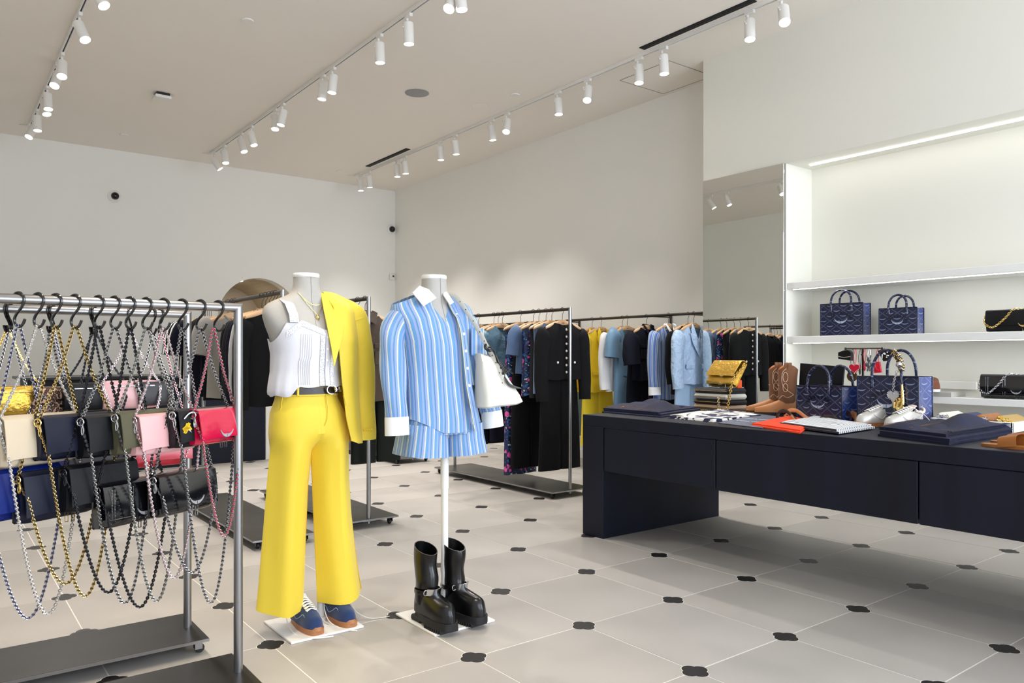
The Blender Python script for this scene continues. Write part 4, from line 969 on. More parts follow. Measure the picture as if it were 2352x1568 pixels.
# ------------------------------------------------ yellow blazer slung over one shoulder
bz = thing('yellow_blazer', 'bright yellow blazer slung over one shoulder of the mannequin', 'blazer', M1)
BZ = [  # v: front edge (x,y), front-side (x,y), side (x,y), back-side, back centre ; z front edge / z side
 (0.0, (.046, -.030, 1.500), (.10, -.034, 1.495), (.190, .0, 1.468), (.10, .03, 1.495), (.03, .05, 1.500)),
 (.10, (.060, -.112, 1.430), (.130, -.112, 1.425), (.208, -.01, 1.415), (.13, .085, 1.425), (.02, .10, 1.43)),
 (.30, (.068, -.142, 1.300), (.150, -.132, 1.29), (.214, -.02, 1.28), (.14, .12, 1.29), (.01, .13, 1.30)),
 (.60, (.088, -.142, 1.100), (.150, -.128, 1.09), (.210, -.03, 1.085), (.14, .12, 1.09), (.0, .13, 1.10)),
 (.85, (.108, -.142, .935), (.162, -.132, .925), (.218, -.04, .92), (.15, .125, .925), (.0, .135, .93)),
 (1.0, (.134, -.140, .832), (.174, -.134, .818), (.224, -.045, .812), (.155, .125, .815), (.0, .135, .82))]
def bzf(u, v):
    for (v0, *a), (v1, *b) in zip(BZ, BZ[1:]):
        if v <= v1+1e-9:
            q = (v-v0)/(v1-v0); cp = [V(p).lerp(V(r), q) for p, r in zip(a, b)]; break
    k = min(3, int(u*4)); f = u*4-k
    p0, p1, p2, p3 = cp[max(k-1, 0)], cp[k], cp[k+1], cp[min(k+2, 4)]
    return .5*((2*p1)+(p2-p0)*f+(2*p0-5*p1+4*p2-p3)*f*f+(3*p1-p0-3*p2+p3)*f**3)
MB().sheet(28, 30, lambda u, v: bzf(1-u, v), .005).build('body', YEL, bz)
o = MB(); sleeve(o, [(.150, .0, 1.440), (.205, -.006, 1.385), (.232, -.014, 1.28), (.240, -.022, 1.08), (.242, -.030, .93), (.243, -.034, .822)], .064, .060, lambda q: lerp(1.0, .85, q), n=24, wr=.004, seed=5, top=True)
sl = o.build('sleeve', YEL, bz)
o = MB(); dots(o, [(.222+.012*k, -.088, .872+.0*k) for k in range(4)], .006, .004); bo = o.build('button_row', YEL, sl); bo['kind'] = 'stuff'
o = MB(); sleeve(o, [(.150, .0, 1.448), (.190, -.004, 1.422), (.210, -.008, 1.375)], .030, .060, 1.0, n=24, wr=0); o.build('shoulder_pad', YEL, bz)
def poly3(mb, pts, th=.005):
    c = sum(pts, V())/len(pts); mb.add(list(pts)+[p+V((0, th, 0)) for p in pts], [tuple(range(len(pts))), tuple(range(len(pts), 2*len(pts)))[::-1]]+[(i, i+len(pts), (i+1) % len(pts)+len(pts), (i+1) % len(pts)) for i in range(len(pts))]); return mb
lp = [P1(u, v, dy) for u, v, dy in ((745, 716, -.132), (772, 732, -.134), (791, 738, -.136), (786, 775, -.150), (768, 842, -.154), (762, 800, -.152), (753, 755, -.145))]
poly3(MB(), lp).build('lapel', YEL, bz)
lc = [P1(u, v, dy) for u, v, dy in ((737, 672, -.04), (757, 676, -.05), (774, 694, -.085), (782, 718, -.118), (772, 732, -.134), (745, 716, -.130))]
poly3(MB(), lc).build('collar', YEL, bz)
fl = [P1(u, v, -.146) for u, v in ((790, 908), (797, 908), (804, 930), (795, 931))]
poly3(MB(), fl, .012).build('pocket_flap', YEL, bz)
# ------------------------------------------------ striped shirt
def arcuv(rings, ref):
    acc = [0.]; R_ = rings[ref]
    for a, b in zip(R_, R_[1:]): acc.append(acc[-1]+hypot(b.x-a.x, b.y-a.y))
    mid = min(range(len(R_)), key=lambda k: R_[k].y+abs(R_[k].x-.02)*.3)
    return [(acc[k]-acc[mid]+.02, p.z) for r in rings for k, p in enumerate(r)]
sh = thing('striped_shirt', 'blue striped shirt with white collar and cuffs on the mannequin', 'shirt', M2)
WHC = mat('white_poplin', (226, 226, 222), .7, var=.02, bump=.1, bs=10, bd=.01)
rings = []; uvs = []; n = 56; m = 24
SHW = [(0, (.200, .050)), (.05, (.206, .075)), (.16, (.194, .118)), (.32, (.182, .136)), (.6, (.176, .128)), (.8, (.182, .128)), (1, (.190, .130))]
for j in range(m+1):
    v = j/m; ring = []
    for k in range(n+1):
        a = 2*pi*k/n; c, s_ = sin(a), cos(a); hw, hd = interp(SHW, v); front = s_ < 0
        x = hw*math.copysign(abs(c)**.8, c)
        if abs(x) < .075: hd = max(hd, .062)
        y = hd*math.copysign(abs(s_)**.62, s_)
        zt = 1.487-.050*max(0, abs(x)-.07)/.13
        if abs(x) < .07: zt += (-.055 if front else .006)*(1-(abs(x)/.07)**1.5)
        if front: zb = (.868+.9*max(0, -.06-x)*.55) if x < .088 else 1.078
        else: zb = .875+.5*max(0, abs(x)-.1)
        z = lerp(zt, zb, v); cx = -.028+.05*min(1, (1.474-z)/.55)
        w_ = v*.006*(sin(x*34+z*5)+.6*sin(x*61-z*9))-(.012*max(0, v-.55) if front else 0); ring.append(V((cx+x, y+(w_ if front else -w_), z))); uvs.append((x if front else -.38-x, z))
    rings.append(ring)
MB().loft(rings, True, seam=True, uvs=arcuv(rings, 14)).build('body', STRIPE, sh)
def plk(u, v):
    z = lerp(1.452, .872, v); x = lerp(.028, .075, min(1, v*1.5)) if v < .667 else lerp(.075, .118, (v-.667)*3); hd = interp(SHW, min(1, max(0, (1.45-z)/.4)))[1]
    y = -(hd if v > .12 else lerp(.066, .11, v/.12))-.006-(.022 if v > .4 else .022*v/.4); return (V((x+(u-.5)*.030, y, z)), (u*.030+.012, z))
MB().sheet(3, 24, plk, .003).build('placket', STRIPE, sh)
o = MB()
for z in (1.395, 1.308, 1.232, 1.155, 1.078):
    q = plk(.5, (1.452-z)/.58)[0]; o.lathe([(.0005, -.006), (.006, -.006), (.0072, -.002)], 12, q, caps=(True, False), axis=(0, 1, 0))
o = o.build('button_row', PEARL, sh); o['kind'] = 'stuff'
def cuffd(mb, a, b, r0, r1): sleeve(mb, [a, (V(a)+V(b))/2, b], r0, r1, .72, n=24, wr=0); return mb
for s, pts, ca, cb in ((-1, [(-.150, 0, 1.400), (-.204, -.004, 1.345), (-.234, -.014, 1.25), (-.232, -.030, 1.08), (-.226, -.040, .935)], (-.226, -.040, .945), (-.226, -.044, .865)), (1, [(.125, .02, 1.400), (.176, .026, 1.345), (.225, .034, 1.25), (.275, .030, 1.08), (.322, .015, .935)], (.322, .015, .945), (.330, .012, .866))):
    o = MB(); sleeve(o, pts, .070, .052, lambda q: lerp(.9, .75, q), n=24, wr=.005, seed=8+s, uoff=.01, top=True); so = o.build('sleeve', STRIPE, sh)
    o = MB(); cuffd(o, ca, cb, .056, .057); o.build('cuff', WHC, so)
for nm, q in (('collar', ((948, 672, -.075), (964, 656, -.045), (985, 664, -.058), (1003, 684, -.085), (973, 703, -.118))), ('collar', ((1018, 664, -.030), (1028, 672, -.06), (1043, 694, -.105), (1034, 700, -.11), (1019, 678, -.075)))):
    poly3(MB(), [P2(u, v, d) for u, v, d in q], .006).build(nm, WHC, sh)
o = MB(); rr = []
for zz, r in ((1.512, .066), (1.470, .074)): rr.append([V((C2+r*cos(a), r*.92*sin(a)+.004, zz-.012*max(0, -sin(a)))) for a in [pi*(-.30+1.6*k/18) for k in range(19)]])
o.loft(rr, False); o.build('collar_stand', WHC, sh)
def pkt(u, v):
    x = lerp(.098, .168, u); z = lerp(1.335, 1.215-.012*(1-abs(2*u-1)), v); return (V((x, -.1405-.004*sin(u*pi)+.055*max(0, x-.12), z)), (x-.02, z))
MB().sheet(6, 6, pkt, .002).build('pocket', STRIPE, sh)
# ------------------------------------------------ striped shorts
st = thing('striped_shorts', 'blue striped shorts matching the shirt on the mannequin', 'shorts', M2)
rings = []; uvs = []
for z, hw, hd in ((1.088, .145, .108), (1.05, .150, .112), (.98, .172, .120), (.90, .190, .124), (.86, .196, .124)):
    ring = []
    for k in range(n+1):
        a = 2*pi*k/n; c, s_ = sin(a), cos(a); x = hw*math.copysign(abs(c)**.8, c); g = .004*sin(x*90)*(1.1-z)*5; ring.append(V((.022+x, hd*math.copysign(abs(s_)**.62, s_)+g, z))); uvs.append((x if s_ <= 0 else -.36-x, z))
    rings.append(ring)
MB().loft(rings, True, seam=True, uvs=arcuv(rings, 2)).build('seat', STRIPE, st)
for s in (-1, 1):
    rings = []; uvs = []
    for z, cx, hw, hd in ((.90, .022+s*.095, .096, .122), (.84, .022+s*.098, .100, .122), (.80, .022+s*.102, .104, .126), (.762, .022+s*.106, .108, .130), (.764, .022+s*.106, .104, .126), (.85, .022+s*.10, .09, .11)):
        ring = []
        for k in range(33):
            a = 2*pi*k/32; c, s_ = sin(a), cos(a); x = hw*math.copysign(abs(c)**.8, c); ring.append(V((cx+x, hd*math.copysign(abs(s_)**.62, s_)+.005*sin(x*60)*(.9-z)*6, z+.008*c*s))); uvs.append((cx+x if s_ <= 0 else cx-.20-x, z))
        rings.append(ring)
    MB().loft(rings, True, seam=True, uvs=arcuv(rings, 3)).build('leg', STRIPE, st)
# ------------------------------------------------ white shoulder bag
CREAM = leather('cream', (214, 213, 203), .42, 0, .5, 16, .03)
wb = thing('shoulder_bag', 'soft white leather shoulder bag hanging from the striped shirt mannequin', 'handbag', M2)
BG = [(.985, .225, .100, .062), (.992, .225, .108, .070), (1.03, .218, .100, .066), (1.10, .192, .078, .050), (1.17, .172, .060, .036), (1.205, .164, .054, .028)]
rings = [[V((cx+hw*math.copysign(abs(cos(2*pi*k/28))**.5, cos(2*pi*k/28)), -.175+hd*math.copysign(abs(sin(2*pi*k/28))**.5, sin(2*pi*k/28))+.004*sin(k*1.3+z*40), z-.018*cos(2*pi*k/28)*(z > 1.1)+.010*cos(2*pi*k/28)*(z < 1.0))) for k in range(28)] for z, cx, hw, hd in BG]
MB().loft(rings, True, (True, False)).build('body', CREAM, wb)
sp = smooth([(.222, -.218, 1.02), (.206, -.222, 1.10), (.178, -.21, 1.19), (.150, -.19, 1.25), (.118, -.165, 1.33), (.072, -.118, 1.43), (.060, -.055, 1.485), (.062, .03, 1.49), (.10, .10, 1.40), (.16, .0, 1.28), (.19, -.14, 1.20)], 8)
MB().tube(sp, .0022, 8, flat=5.5, up=(.35, -.94, .2)).build('strap', CREAM, wb)
MB().tube(sp[:1], .001, 4) if False else None
o = MB()
for k in range(3, 46, 4):
    p = sp[min(k, len(sp)-1)]; o.lathe([(.0005, -.005), (.0028, -.005), (.0028, 0)], 8, p+V((0, -.001, 0)), caps=(True, False), axis=(0, 1, 0))
o = o.build('strap_holes', BLK, wb); o['kind'] = 'stuff'
MB().tube([V((.150, -.19, 1.25))+V((.013*cos(a), .004*sin(a)-.002, .012*sin(a))) for a in [2*pi*k/12 for k in range(12)]], .006, 8, closed=True).box((.158, -.20, 1.235), (.03, .018, .012), .003).build('strap_keeper', BLK, wb)
et = thing('tower_charm', 'black lattice tower charm on a strap, hanging from the white bag', 'bag charm', M2)
a0 = V((.168, -.225, 1.225)); o = MB()
for sx, sy in ((-1, -1), (1, -1), (-1, 1), (1, 1)):
    o.tube(smooth([a0, a0+V((.020+sx*.004, sy*.004, -.04)), a0+V((.040+sx*.010, sy*.010, -.065)), a0+V((.062+sx*.024, sy*.020, -.095))], 5), .0034, 6)
for q, w_ in ((.45, .008), (.68, .016), (.9, .030)): p = a0+V((.062*q, 0, -.095*q)); o.box(p, (w_*1.6, w_*1.4, .005), .001, Matrix.Rotation(-.55, 3, 'Y'))
o.build('tower', BLK, et); MB().tube(smooth([a0, a0+V((-.02, .0, .02)), V((.150, -.2, 1.25))], 4), .003, 6).build('loop', BLK, et)
tl = thing('leather_tassel', 'grey glittering bow charm trailing from the white shoulder bag', 'bag charm', M2)
o = MB(); q0 = V((.215, -.235, 1.115))
o.tube(smooth([q0, q0+V((.02, -.004, -.030)), q0+V((.05, -.004, -.045)), q0+V((.09, 0, -.052))], 5), [.006+.006*sin(pi*k/15) for k in range(16)], 8, flat=.5); o.tube(smooth([q0, q0+V((-.006, 0, .04)), a0+V((0, 0, -.01))], 4), .002, 5); o.build('bow', mat('glitter_grey', (92, 94, 98), .35, .5, bump=.8, bs=300), tl)
# ------------------------------------------------ shoes
def shoe_upper(mb, L, w, hh, toe=.55, open_=.40, crown=.012, n=22, k_=14, toeh=.045, z0=.02, heelh=.07):
    """lofted shoe upper: heel at y=0, toe at y=-L"""
    rings = []
    for i in range(n+1):
        s = i/n; y = -L*s
        ww = w*(.80+.20*sin(min(1, s*1.4)*pi/2))*(1 if s < .72 else sqrt(max(.0, 1-((s-.72)/.285)**2))*(1-toe*.0)+.0)*(1 if s > .06 else (.55+.45*s/.06))
        hs = lerp(heelh, hh, min(1, s/.35)) if s < .42 else lerp(hh, toeh, min(1, ((s-.42)/.45))**.9)*(1 if s < .86 else sqrt(max(0.02, 1-((s-.86)/.145)**2)))
        ring = []
        for j in range(k_*2+1):
            k = -1+j/k_
            if abs(k) <= .55:
                x = ww*.72*(k/.55)
                if s < open_: z = lerp(hs, .03, 1-abs(k/.55)**3)
                else: z = hs+crown*(1-(k/.55)**2)
            else:
                q = (abs(k)-.55)/.45; x = math.copysign(ww*(.72+.28*sin(q*pi/2)), k); z = hs*(1-q)**.9
            ring.append(V((x, y, z0+z)))
        rings.append(ring)
    rings.append([V((p.x*.25, p.y-.001, z0)) for p in rings[-1]])
    return mb.loft(rings, False)
def sole(mb, L, w, h, toe=0., z=0., sc=1.03, heel=None):
    pts = []
    for i in range(41):
        a = 2*pi*i/40; c, s_ = cos(a), sin(a); y = -L/2-L/2*1.02*c; s = -y/L
        ww = w*(.82+.20*sin(max(0, min(1, s*1.3))*pi/2)-.06*sin(max(0, min(1, s*2))*pi)); pts.append((ww*sc*math.copysign(abs(s_)**(.55+toe), s_), y))
    return mb.prism(pts[:-1], h, (0, 0, z+h/2), (1, 0, 0), (0, 1, 0))
SUEDE = mat('blue_suede', (24, 50, 96), .9, var=.22, ns=30, sheen=.3); GUM = mat('gum_rubber', (172, 116, 74), .55); LCW = mat('shoe_lace', (240, 238, 234), .7); SEAM = mat('frayed_seam', (150, 176, 206), .8)
def sneaker(loc, label, up, trim, rz, laces, toe_m, seam_m, s=1.):
    t = thing('sneaker', label, 'shoe', loc, rz, None)
    L, w = .25*s, .043*s
    shoe_upper(MB(), L, w, .078*s, z0=.022, heelh=.085*s, toeh=.040*s).build('upper', up, t)
    sole(MB(), L, w, .024*s, 0, 0, 1.08).build('sole', GUM, t)
    o = MB(); o.sheet(8, 5, lambda u, v: V(((u-.5)*w*1.25*(1-.15*v), -L*1.035+.016*s*v+.02*s*(2*u-1)**2, .018+.030*s*v)), .004); o.build('toe_cap', toe_m, t)
    o = MB(); o.sheet(6, 8, lambda u, v: V(((u-.5)*.050*s, lerp(-.10*s, -.055*s, v), lerp(.10*s, .128*s, v)+.004*sin(u*pi))), .006); o.build('tongue', trim, t)
    o = MB()
    for k in range(6):
        y = -.085*s-.017*s*k; z = .1205*s-.0056*s*k
        for d in (-1, 1): o.tube(smooth([(-.022*s, y+d*.006*s, z-.006), (0, y, z+.002), (.022*s, y-d*.006*s, z-.006)], 3), 0.0052*s, 6, flat=.5)
    for sd, pts in laces: o.tube(smooth(pts, 6), .0034*s, 6, flat=.55)
    o.build('laces', LCW, t)
    o = MB(); o.tube(smooth([(-w*.8, -.02*s, .09*s), (-w*.55, .002, .105*s), (0, .008*s, .112*s), (w*.55, .002, .105*s), (w*.8, -.02*s, .09*s), (w*.66, -.07*s, .098*s)], 5), .007*s, 8); o.build('collar', trim, t)
    o = MB()
    for sd in (-1, 1):
        o.tube(smooth([(sd*w*.98, -.03*s, .078*s), (sd*w*1.02, -.06*s, .060*s), (sd*w*1.06, -.09*s, .064*s), (sd*w*1.07, -.115*s, .045*s), (sd*w*1.0, -.15*s, .06*s), (sd*w*.8, -.165*s, .072*s), (sd*w*.72, -.19*s, .062*s), (sd*.012, -.2*s, .076*s)], 4), .0016*s, 5)
    o.build('seam', seam_m, t)
    return t
COLL = mat('sneaker_lining', (206, 216, 222), .8)
sneaker((1.330, 3.375, .010), 'navy suede sneaker nearer the hand bags, laces undone', SUEDE, COLL, .02, [(0, [(-.02, -.08, .115), (-.06, -.06, .08), (-.075, -.10, .02), (-.07, -.20, -.003), (-.03, -.26, -.004), (.05, -.29, -.005)]), (0, [(.02, -.09, .115), (.055, -.09, .07), (.08, -.13, .012), (.11, -.22, -.004), (.13, -.26, -.005)])], GUM, SEAM)
sneaker((1.478, 3.375, .010), 'navy suede sneaker under the right yellow trouser leg, laces undone', SUEDE, COLL, .06, [(0, [(-.02, -.08, .115), (-.05, -.08, .08), (-.062, -.14, .02), (-.045, -.22, -.002), (.0, -.29, -.005)]), (0, [(.02, -.09, .115), (.058, -.10, .08), (.085, -.14, .02), (.13, -.19, -.005), (.21, -.22, -.006)])], GUM, SEAM)
BOOT = leather('boot_black', (9, 9, 11), .32, .35, .5, 22); BSOLE = mat('boot_sole', (18, 18, 20), .6)
def moto_boot(loc, label, rz, lean, seed):
    t = thing('biker_boot', label, 'boot', loc, rz, 'pair of black biker boots'); L, w = .28, .050
    shoe_upper(MB(), L, w, .088, open_=0, z0=.046, heelh=.09, toeh=.064, crown=.016).build('foot', BOOT, t)
    o = MB(); rings = []
    for k in range(15):
        q = k/14; z = .085+.245*q; r = .0480+.004*q; cy = -.067+lean*q+.006*sin(q*9+seed)
        rings.append([V(((r*.92+.0025*sin(q*16+a*2+seed)*(1-q))*cos(a), cy+(r*(1.36-.10*q)+.003*sin(q*19+a*3+seed)*(1-q))*sin(a), z+(.020*sin(a)*(q**4)))) for a in [2*pi*i/24 for i in range(24)]])
    inn = [[c+(p-c)*.93 for p in r for c in [sum(r, V())/len(r)]] for r in rings[:3:-3]]
    o.loft(rings+[[c+(p-c)*.94 for p in rings[-1] for c in [sum(rings[-1], V())/24]]]+inn, True, (False, True)); o.build('shaft', BOOT, t)
    o = MB(); sole(o, L, w, .032, 0, .016, 1.12); o.build('sole', BSOLE, t)
    o = MB()
    for k in range(9): o.box((0, -.135-.0145*k, .009), (w*2*(1.10-.0065*max(0, k-3)**2), .0095, .018), .002)
    o = o.build('tread', BSOLE, t); o['kind'] = 'stuff'
    MB().box((0, -.036, .012), (w*1.75, .085, .026), .006).build('heel', BSOLE, t)
    o = MB(); o.tube([(.0535*cos(a), -.072+.070*sin(a), .143-.006*sin(a)) for a in [2*pi*k/20 for k in range(20)]], .0022, 6, closed=True, flat=5, up=(0, 0, 1)); o.build('ankle_strap', BOOT, t)
    o = MB(); o.sheet(8, 2, lambda u, v: V(((u-.5)*.070, -.148-.002*sin(u*pi)+.022*(2*u-1)**2+.008*(v-.5), .152-.030*(v-.5))), .004); o.tube([(-.042+.011*cos(a), -.128, .150+.012*sin(a)) for a in [2*pi*k/12 for k in range(12)]], .002, 6, closed=True); o.build('buckle', SILV, t)
    return t
moto_boot((1.795, 3.058, .010), 'black leather biker boot nearest the yellow suit, buckle strap', .0, .012, 1); moto_boot((1.925, 3.052, .010), 'black leather biker boot in front of the white pole, buckle strap', .10, .0, 3)
# ================================================================ DISPLAY TABLE
NAVY = NT('navy_lacquer'); nz = NAVY.noise(5, 4, stretch=(1, 1, .15)); NAVY.set(Base_Color=NAVY.ramp(nz, [(.3, lin((11, 14, 26))), (.7, lin((17, 22, 40)))]), Roughness=.48, Specular_IOR_Level=.25); NAVY.bump(NAVY.noise(60, 3, stretch=(1, 1, .1)), .05, .002); NAVY = NAVY.m
ZT = .814; TX0, TX1_, TY0, TY1 = 3.555, 4.77, .30, 3.87
tb = thing('display_table', 'long navy blue display table with drawers and solid end panels', 'table', ((TX0+TX1_)/2, (TY0+TY1)/2, 0))
cx, cy = tb.location.x, tb.location.y
MB().box((0, 0, ZT-.039), (TX1_-TX0, TY1-TY0, .078), .0025).build('top', NAVY, tb)
for s in (1, -1): MB().box((0, s*((TY1-TY0)/2-.10), (ZT-.078)/2), (TX1_-TX0, .20, ZT-.078), .0025).build('end_panel', NAVY, tb)
MB().box((.02, 0, .60), (TX1_-TX0-.05, TY1-TY0-.40, .272)).build('drawer_case', NAVY, tb)
ys = [TY1-.2-.004, 2.76, 1.64, .504]
for a, b in zip(ys, ys[1:]):
    MB().box((TX0-cx+.012, (a+b)/2-cy, .592), (.022, a-b-.007, .284), .0025).build('drawer', NAVY, tb)
# ------------------------------------------------ shelves in the niche
LIT = mat('shelf_led', (255, 250, 240), .4, emit=5, var=0)
SH = [(1.833, 1.778, 'top white shelf of the niche, empty and lit from below'), (1.378, 1.323, 'middle white shelf holding the two navy monogram totes'), (.918, .869, 'lowest white shelf behind the display table')]
for z1, z0, lb in SH:
    t = thing('wall_shelf', lb, 'shelf', ((XS+XR)/2, (YF+YM0)/2, z0), 0, 'white shelves of the niche')
    L = YM0-YF-.006
    MB().box((.0, 0, (z1-z0)/2), (XR-XS-.07, L, z1-z0), .003).build('board', WHITE, t)
    if z1 > .95: MB().box((-(XR-XS)/2+.085, 0, -.0015), (.012, L-.05, .005)).build('light_line', LIT, t)
for z in (1.776, 1.32): area_light('shelf_glow', (XS+.10, .6, z-.01), (0, 0, 0), .02, 6, 2.6 if z > 1.5 else 1.2, (1, .97, .9))
# ------------------------------------------------ monogram totes
def monogram(base=(9, 17, 54), coat=.18):
    t = NT('monogram_canvas'); tc = t.n('UVMap'); se = t.n('SeparateXYZ'); t.t.links.new(tc.outputs[0], se.inputs[0]); u, v = se.outputs[0], se.outputs[1]
    k = 1/.11
    p = t.f('MULTIPLY', t.f('ADD', u, t.f('MULTIPLY', v, 1.35)), k); q = t.f('MULTIPLY', t.f('SUBTRACT', u, t.f('MULTIPLY', v, 1.35)), k)
    def dots_(a, b):   # a: across the line, b: along it
        da = t.f('ABSOLUTE', t.f('SUBTRACT', t.f('FRACT', a), .5)); db = t.f('ABSOLUTE', t.f('SUBTRACT', t.f('FRACT', t.f('MULTIPLY', b, 9)), .5))
        return t.f('MULTIPLY', t.f('LESS_THAN', da, .022), t.f('LESS_THAN', db, .20))
    d = t.f('MAXIMUM', dots_(p, q), dots_(q, p))
    # a winged crescent in the middle of every diamond
    cp = t.f('SUBTRACT', t.f('FRACT', t.f('ADD', p, .0)), .0); cq = t.f('FRACT', q)
    a = t.f('SUBTRACT', t.f('FRACT', t.f('ADD', p, .5)), .5); b = t.f('SUBTRACT', t.f('FRACT', t.f('ADD', q, .5)), .5)
    x = t.f('MULTIPLY', t.f('ADD', a, b), .5); y = t.f('MULTIPLY', t.f('SUBTRACT', a, b), .5)
    def el(x, y, rx, ry, dy): return t.f('LESS_THAN', t.f('ADD', t.f('POWER', t.f('DIVIDE', x, rx), 2), t.f('POWER', t.f('DIVIDE', t.f('SUBTRACT', y, dy), ry), 2)), 1)
    w_ = t.f('MULTIPLY', el(x, y, .24, .17, .06), t.f('SUBTRACT', 1, el(x, y, .27, .16, .13)))
    fac = t.f('MAXIMUM', t.f('MULTIPLY', d, .9), t.f('MULTIPLY', w_, .6))
    t.set(Base_Color=t.mix(fac, lin(base), lin((150, 164, 200))), Roughness=.34, Coat_Weight=coat, Coat_Roughness=.2)
    return t.m
MONO = monogram(); MONO2 = monogram((8, 44, 118), 1.); NAVB = leather('tote_navy', (9, 14, 42), .3, .4); TLET = mat('tote_letter', (8, 12, 34), .25)
def tote(loc, rz, w, h, d, hh, label, cat='tote bag'):
    """box tote: front panel faces local -y; handles hh high"""
    t = thing('tote_bag', label, cat, loc, rz, 'navy monogram tote bags')
    b = MB()
    def panel(p0, ux, n_):   # rounded-edge panel with its own uv
        b.sheet(6, 6, lambda u, v: (V(p0)+V(ux)*(u)+V((0, 0, h*v))+V(n_)*(.006*sin(pi*u)*sin(pi*v)), (V(ux).length*u+(.03 if abs(V(ux).x) > .01 else .05), h*v)), .006)
    panel((-w/2, -d/2, 0), (w, 0, 0), (0, -1, 0)); panel((w/2, d/2, 0), (-w, 0, 0), (0, 1, 0)); b.box((0, 0, .006), (w-.004, d-.004, .012), .003)
    b.build('body', MONO, t)
    for sx in (-1, 1):
        g = MB(); g.sheet(6, 6, lambda u, v: (V((sx*(w/2-.0-.022*sin(pi*u)*min(1, v*1.2)), -sx*d/2+sx*d*u, h*v)), (d*u, h*v)), .005); g.build('gusset', MONO2, t)
    g = MB()
    for sx in (-1, 1):
        for sy in (-1, 1): g.tube([(sx*w/2, sy*d/2, 0), (sx*w/2, sy*d/2, h)], .0042, 6)
    for sy in (-1, 1): g.tube([(-w/2, sy*d/2, h), (w/2, sy*d/2, h)], .0042, 6)
    g.build('edge_piping', NAVB, t)
    for sy in (-1, 1):
        hx = w*.24; o = MB(); pts = [(-hx, sy*(d/2+.006), h*.80), (-hx, sy*(d/2+.007), h*1.02)]+[(-hx*cos(pi*k/12)*1.0, sy*(d/2+.004)*(1-.10*sin(pi*k/12)), h+.01+hh*sin(pi*k/12)**.85) for k in range(1, 12)]+[(hx, sy*(d/2+.007), h*1.02), (hx, sy*(d/2+.006), h*.80)]
        o.tube(smooth(pts, 3), .0085, 8)
        for x in (-hx, hx): o.box((x, sy*(d/2+.006), h*.86), (.020, .008, h*.18), .003)
        o.build('handle', MONO, t)
    wing_strips(MB(), w*.30, h*.15, (0, -d/2-.0085, h*.45), (1, 0, 0), (0, 0, 1), .002).build('wing_emblem', mat('emblem_pale', (176, 188, 210), .35, .3), t)
    o = MB()
    for k in range(9):
        a = radians(200-k*27.5+0) if False else pi*(1-.08-(.84*k/8)); o.box((w*.20*cos(a)*1.25, -d/2-.0072, h*(.50+.20*sin(a))), (w*.024, .002, h*.10), 0, Matrix.Rotation(-(a-pi/2), 3, 'Y'))
    o = o.build('embossed_letters', TLET, t); o['kind'] = 'stuff'
    return t
ANG = -pi/2   # fronts face the aisle (-x)
def face(p, q): v = q-p; return atan2(v.y, v.x)
for nm, (u0, u1, u2), v0, zz, w, h, d, hh, lb in (
    ('a', (1830, 1934, 1955), (962, 972, 960), ZT, .30, .212, .19, .115, 'smaller navy monogram tote on the table beside the cowboy boots'),
    ('b', (1969, 2110, 2145), (974, 984, 974), ZT, .375, .280, .17, .140, 'large navy monogram tote on the table with charms on its handle')):
    p, q = onz(u0, v0[0], zz), onz(u1, v0[1], zz); f = (q-p); an = atan2(f.y, f.x); W = f.length; nrm = V((-f.y, f.x, 0)).normalized()
    c = (p+q)/2+nrm*d/2; tote((c.x, c.y, zz), an, W, h, d, hh, lb)
    if nm == 'b': TB_ = (c.copy(), an, W, h, d, hh)
for u0, u1, vb, zt, w, d, h, hh, lb in ((1881, 1975, (770, 770), 1.378, .36, .15, .26, .10, 'navy monogram tote at the left of the middle shelf'), (2015, 2100, (768, 766), 1.378, .31, .14, .20, .09, 'navy monogram tote second from the left on the middle shelf')):
    x = XS+.09; p, q = onx(u0, 700, x), onx(u1, 700, x); y = (p.y+q.y)/2; W = abs(p.y-q.y)
    tote((x+d/2+.02, y, zt), ANG+.10, W*.98, h, d, hh, lb)
# ------------------------------------------------ clutches on the shelves
def shelf_clutch(px0, px1, z, lb, m, ch, wing, h, d, studs=None):
    x = XS+.13; p, q = onx(px0, 750, x), onx(px1, 750, x); W = abs(p.y-q.y); y = (p.y+q.y)/2
    t = handbag('clutch_bag', lb, (x, y, z), ANG, W, h, m, (None, None), None, 0, d=d, wing=wing, pulls=wing, studs=studs, group=None, flap=.70)
    o = MB(); pts = [(-W*.5, -.02, h*.9), (-W*.50, -.05, h*.45), (-W*.36, -d*.5-.028, h*.22), (-W*.18, -d*.5-.028, h*.6), (-W*.06, -.03, h*1.03), (W*.1, .0, h*1.03), (W*.3, .0, h*1.0)]
    chain_mesh(o, smooth(pts, 8), .0075, .0022, .013, None); o.build('chain_strap', ch, t)
    return t
shelf_clutch(2268, 2420, 1.378, 'black leather clutch with gold chain and gold wing on the middle shelf', BK, GOLDM, GOLDM, .145, .06)
shelf_clutch(2256, 2400, .918, 'black crinkled clutch with stud rows and silver chain on the lowest shelf', PAT, SILV, SILV, .16, .06, SILV)
bk = MB(); x = XS+.16; p = onx(2162, 905, x)
tag(MB().box((x+.0, p.y, .918+.018), (.24, .24, .036), .002).build('display_book', mat('book_grey', (178, 176, 170), .6)), 'flat grey display block on the lowest shelf under the brown shoe', 'display block')
t = thing('brown_shoe', 'toe of a brown suede shoe on the lowest shelf', 'shoe', (x+.02, p.y+.06, .918+.037), ANG+.4)
shoe_upper(MB(), .24, .042, .07, open_=.35, z0=.02).build('upper', mat('suede_brown', (112, 64, 42), .85, var=.12, ns=50), t); sole(MB(), .24, .042, .02).build('sole', WHC, t)
x = XS+.15; p = onx(2165, 885, x+.1)
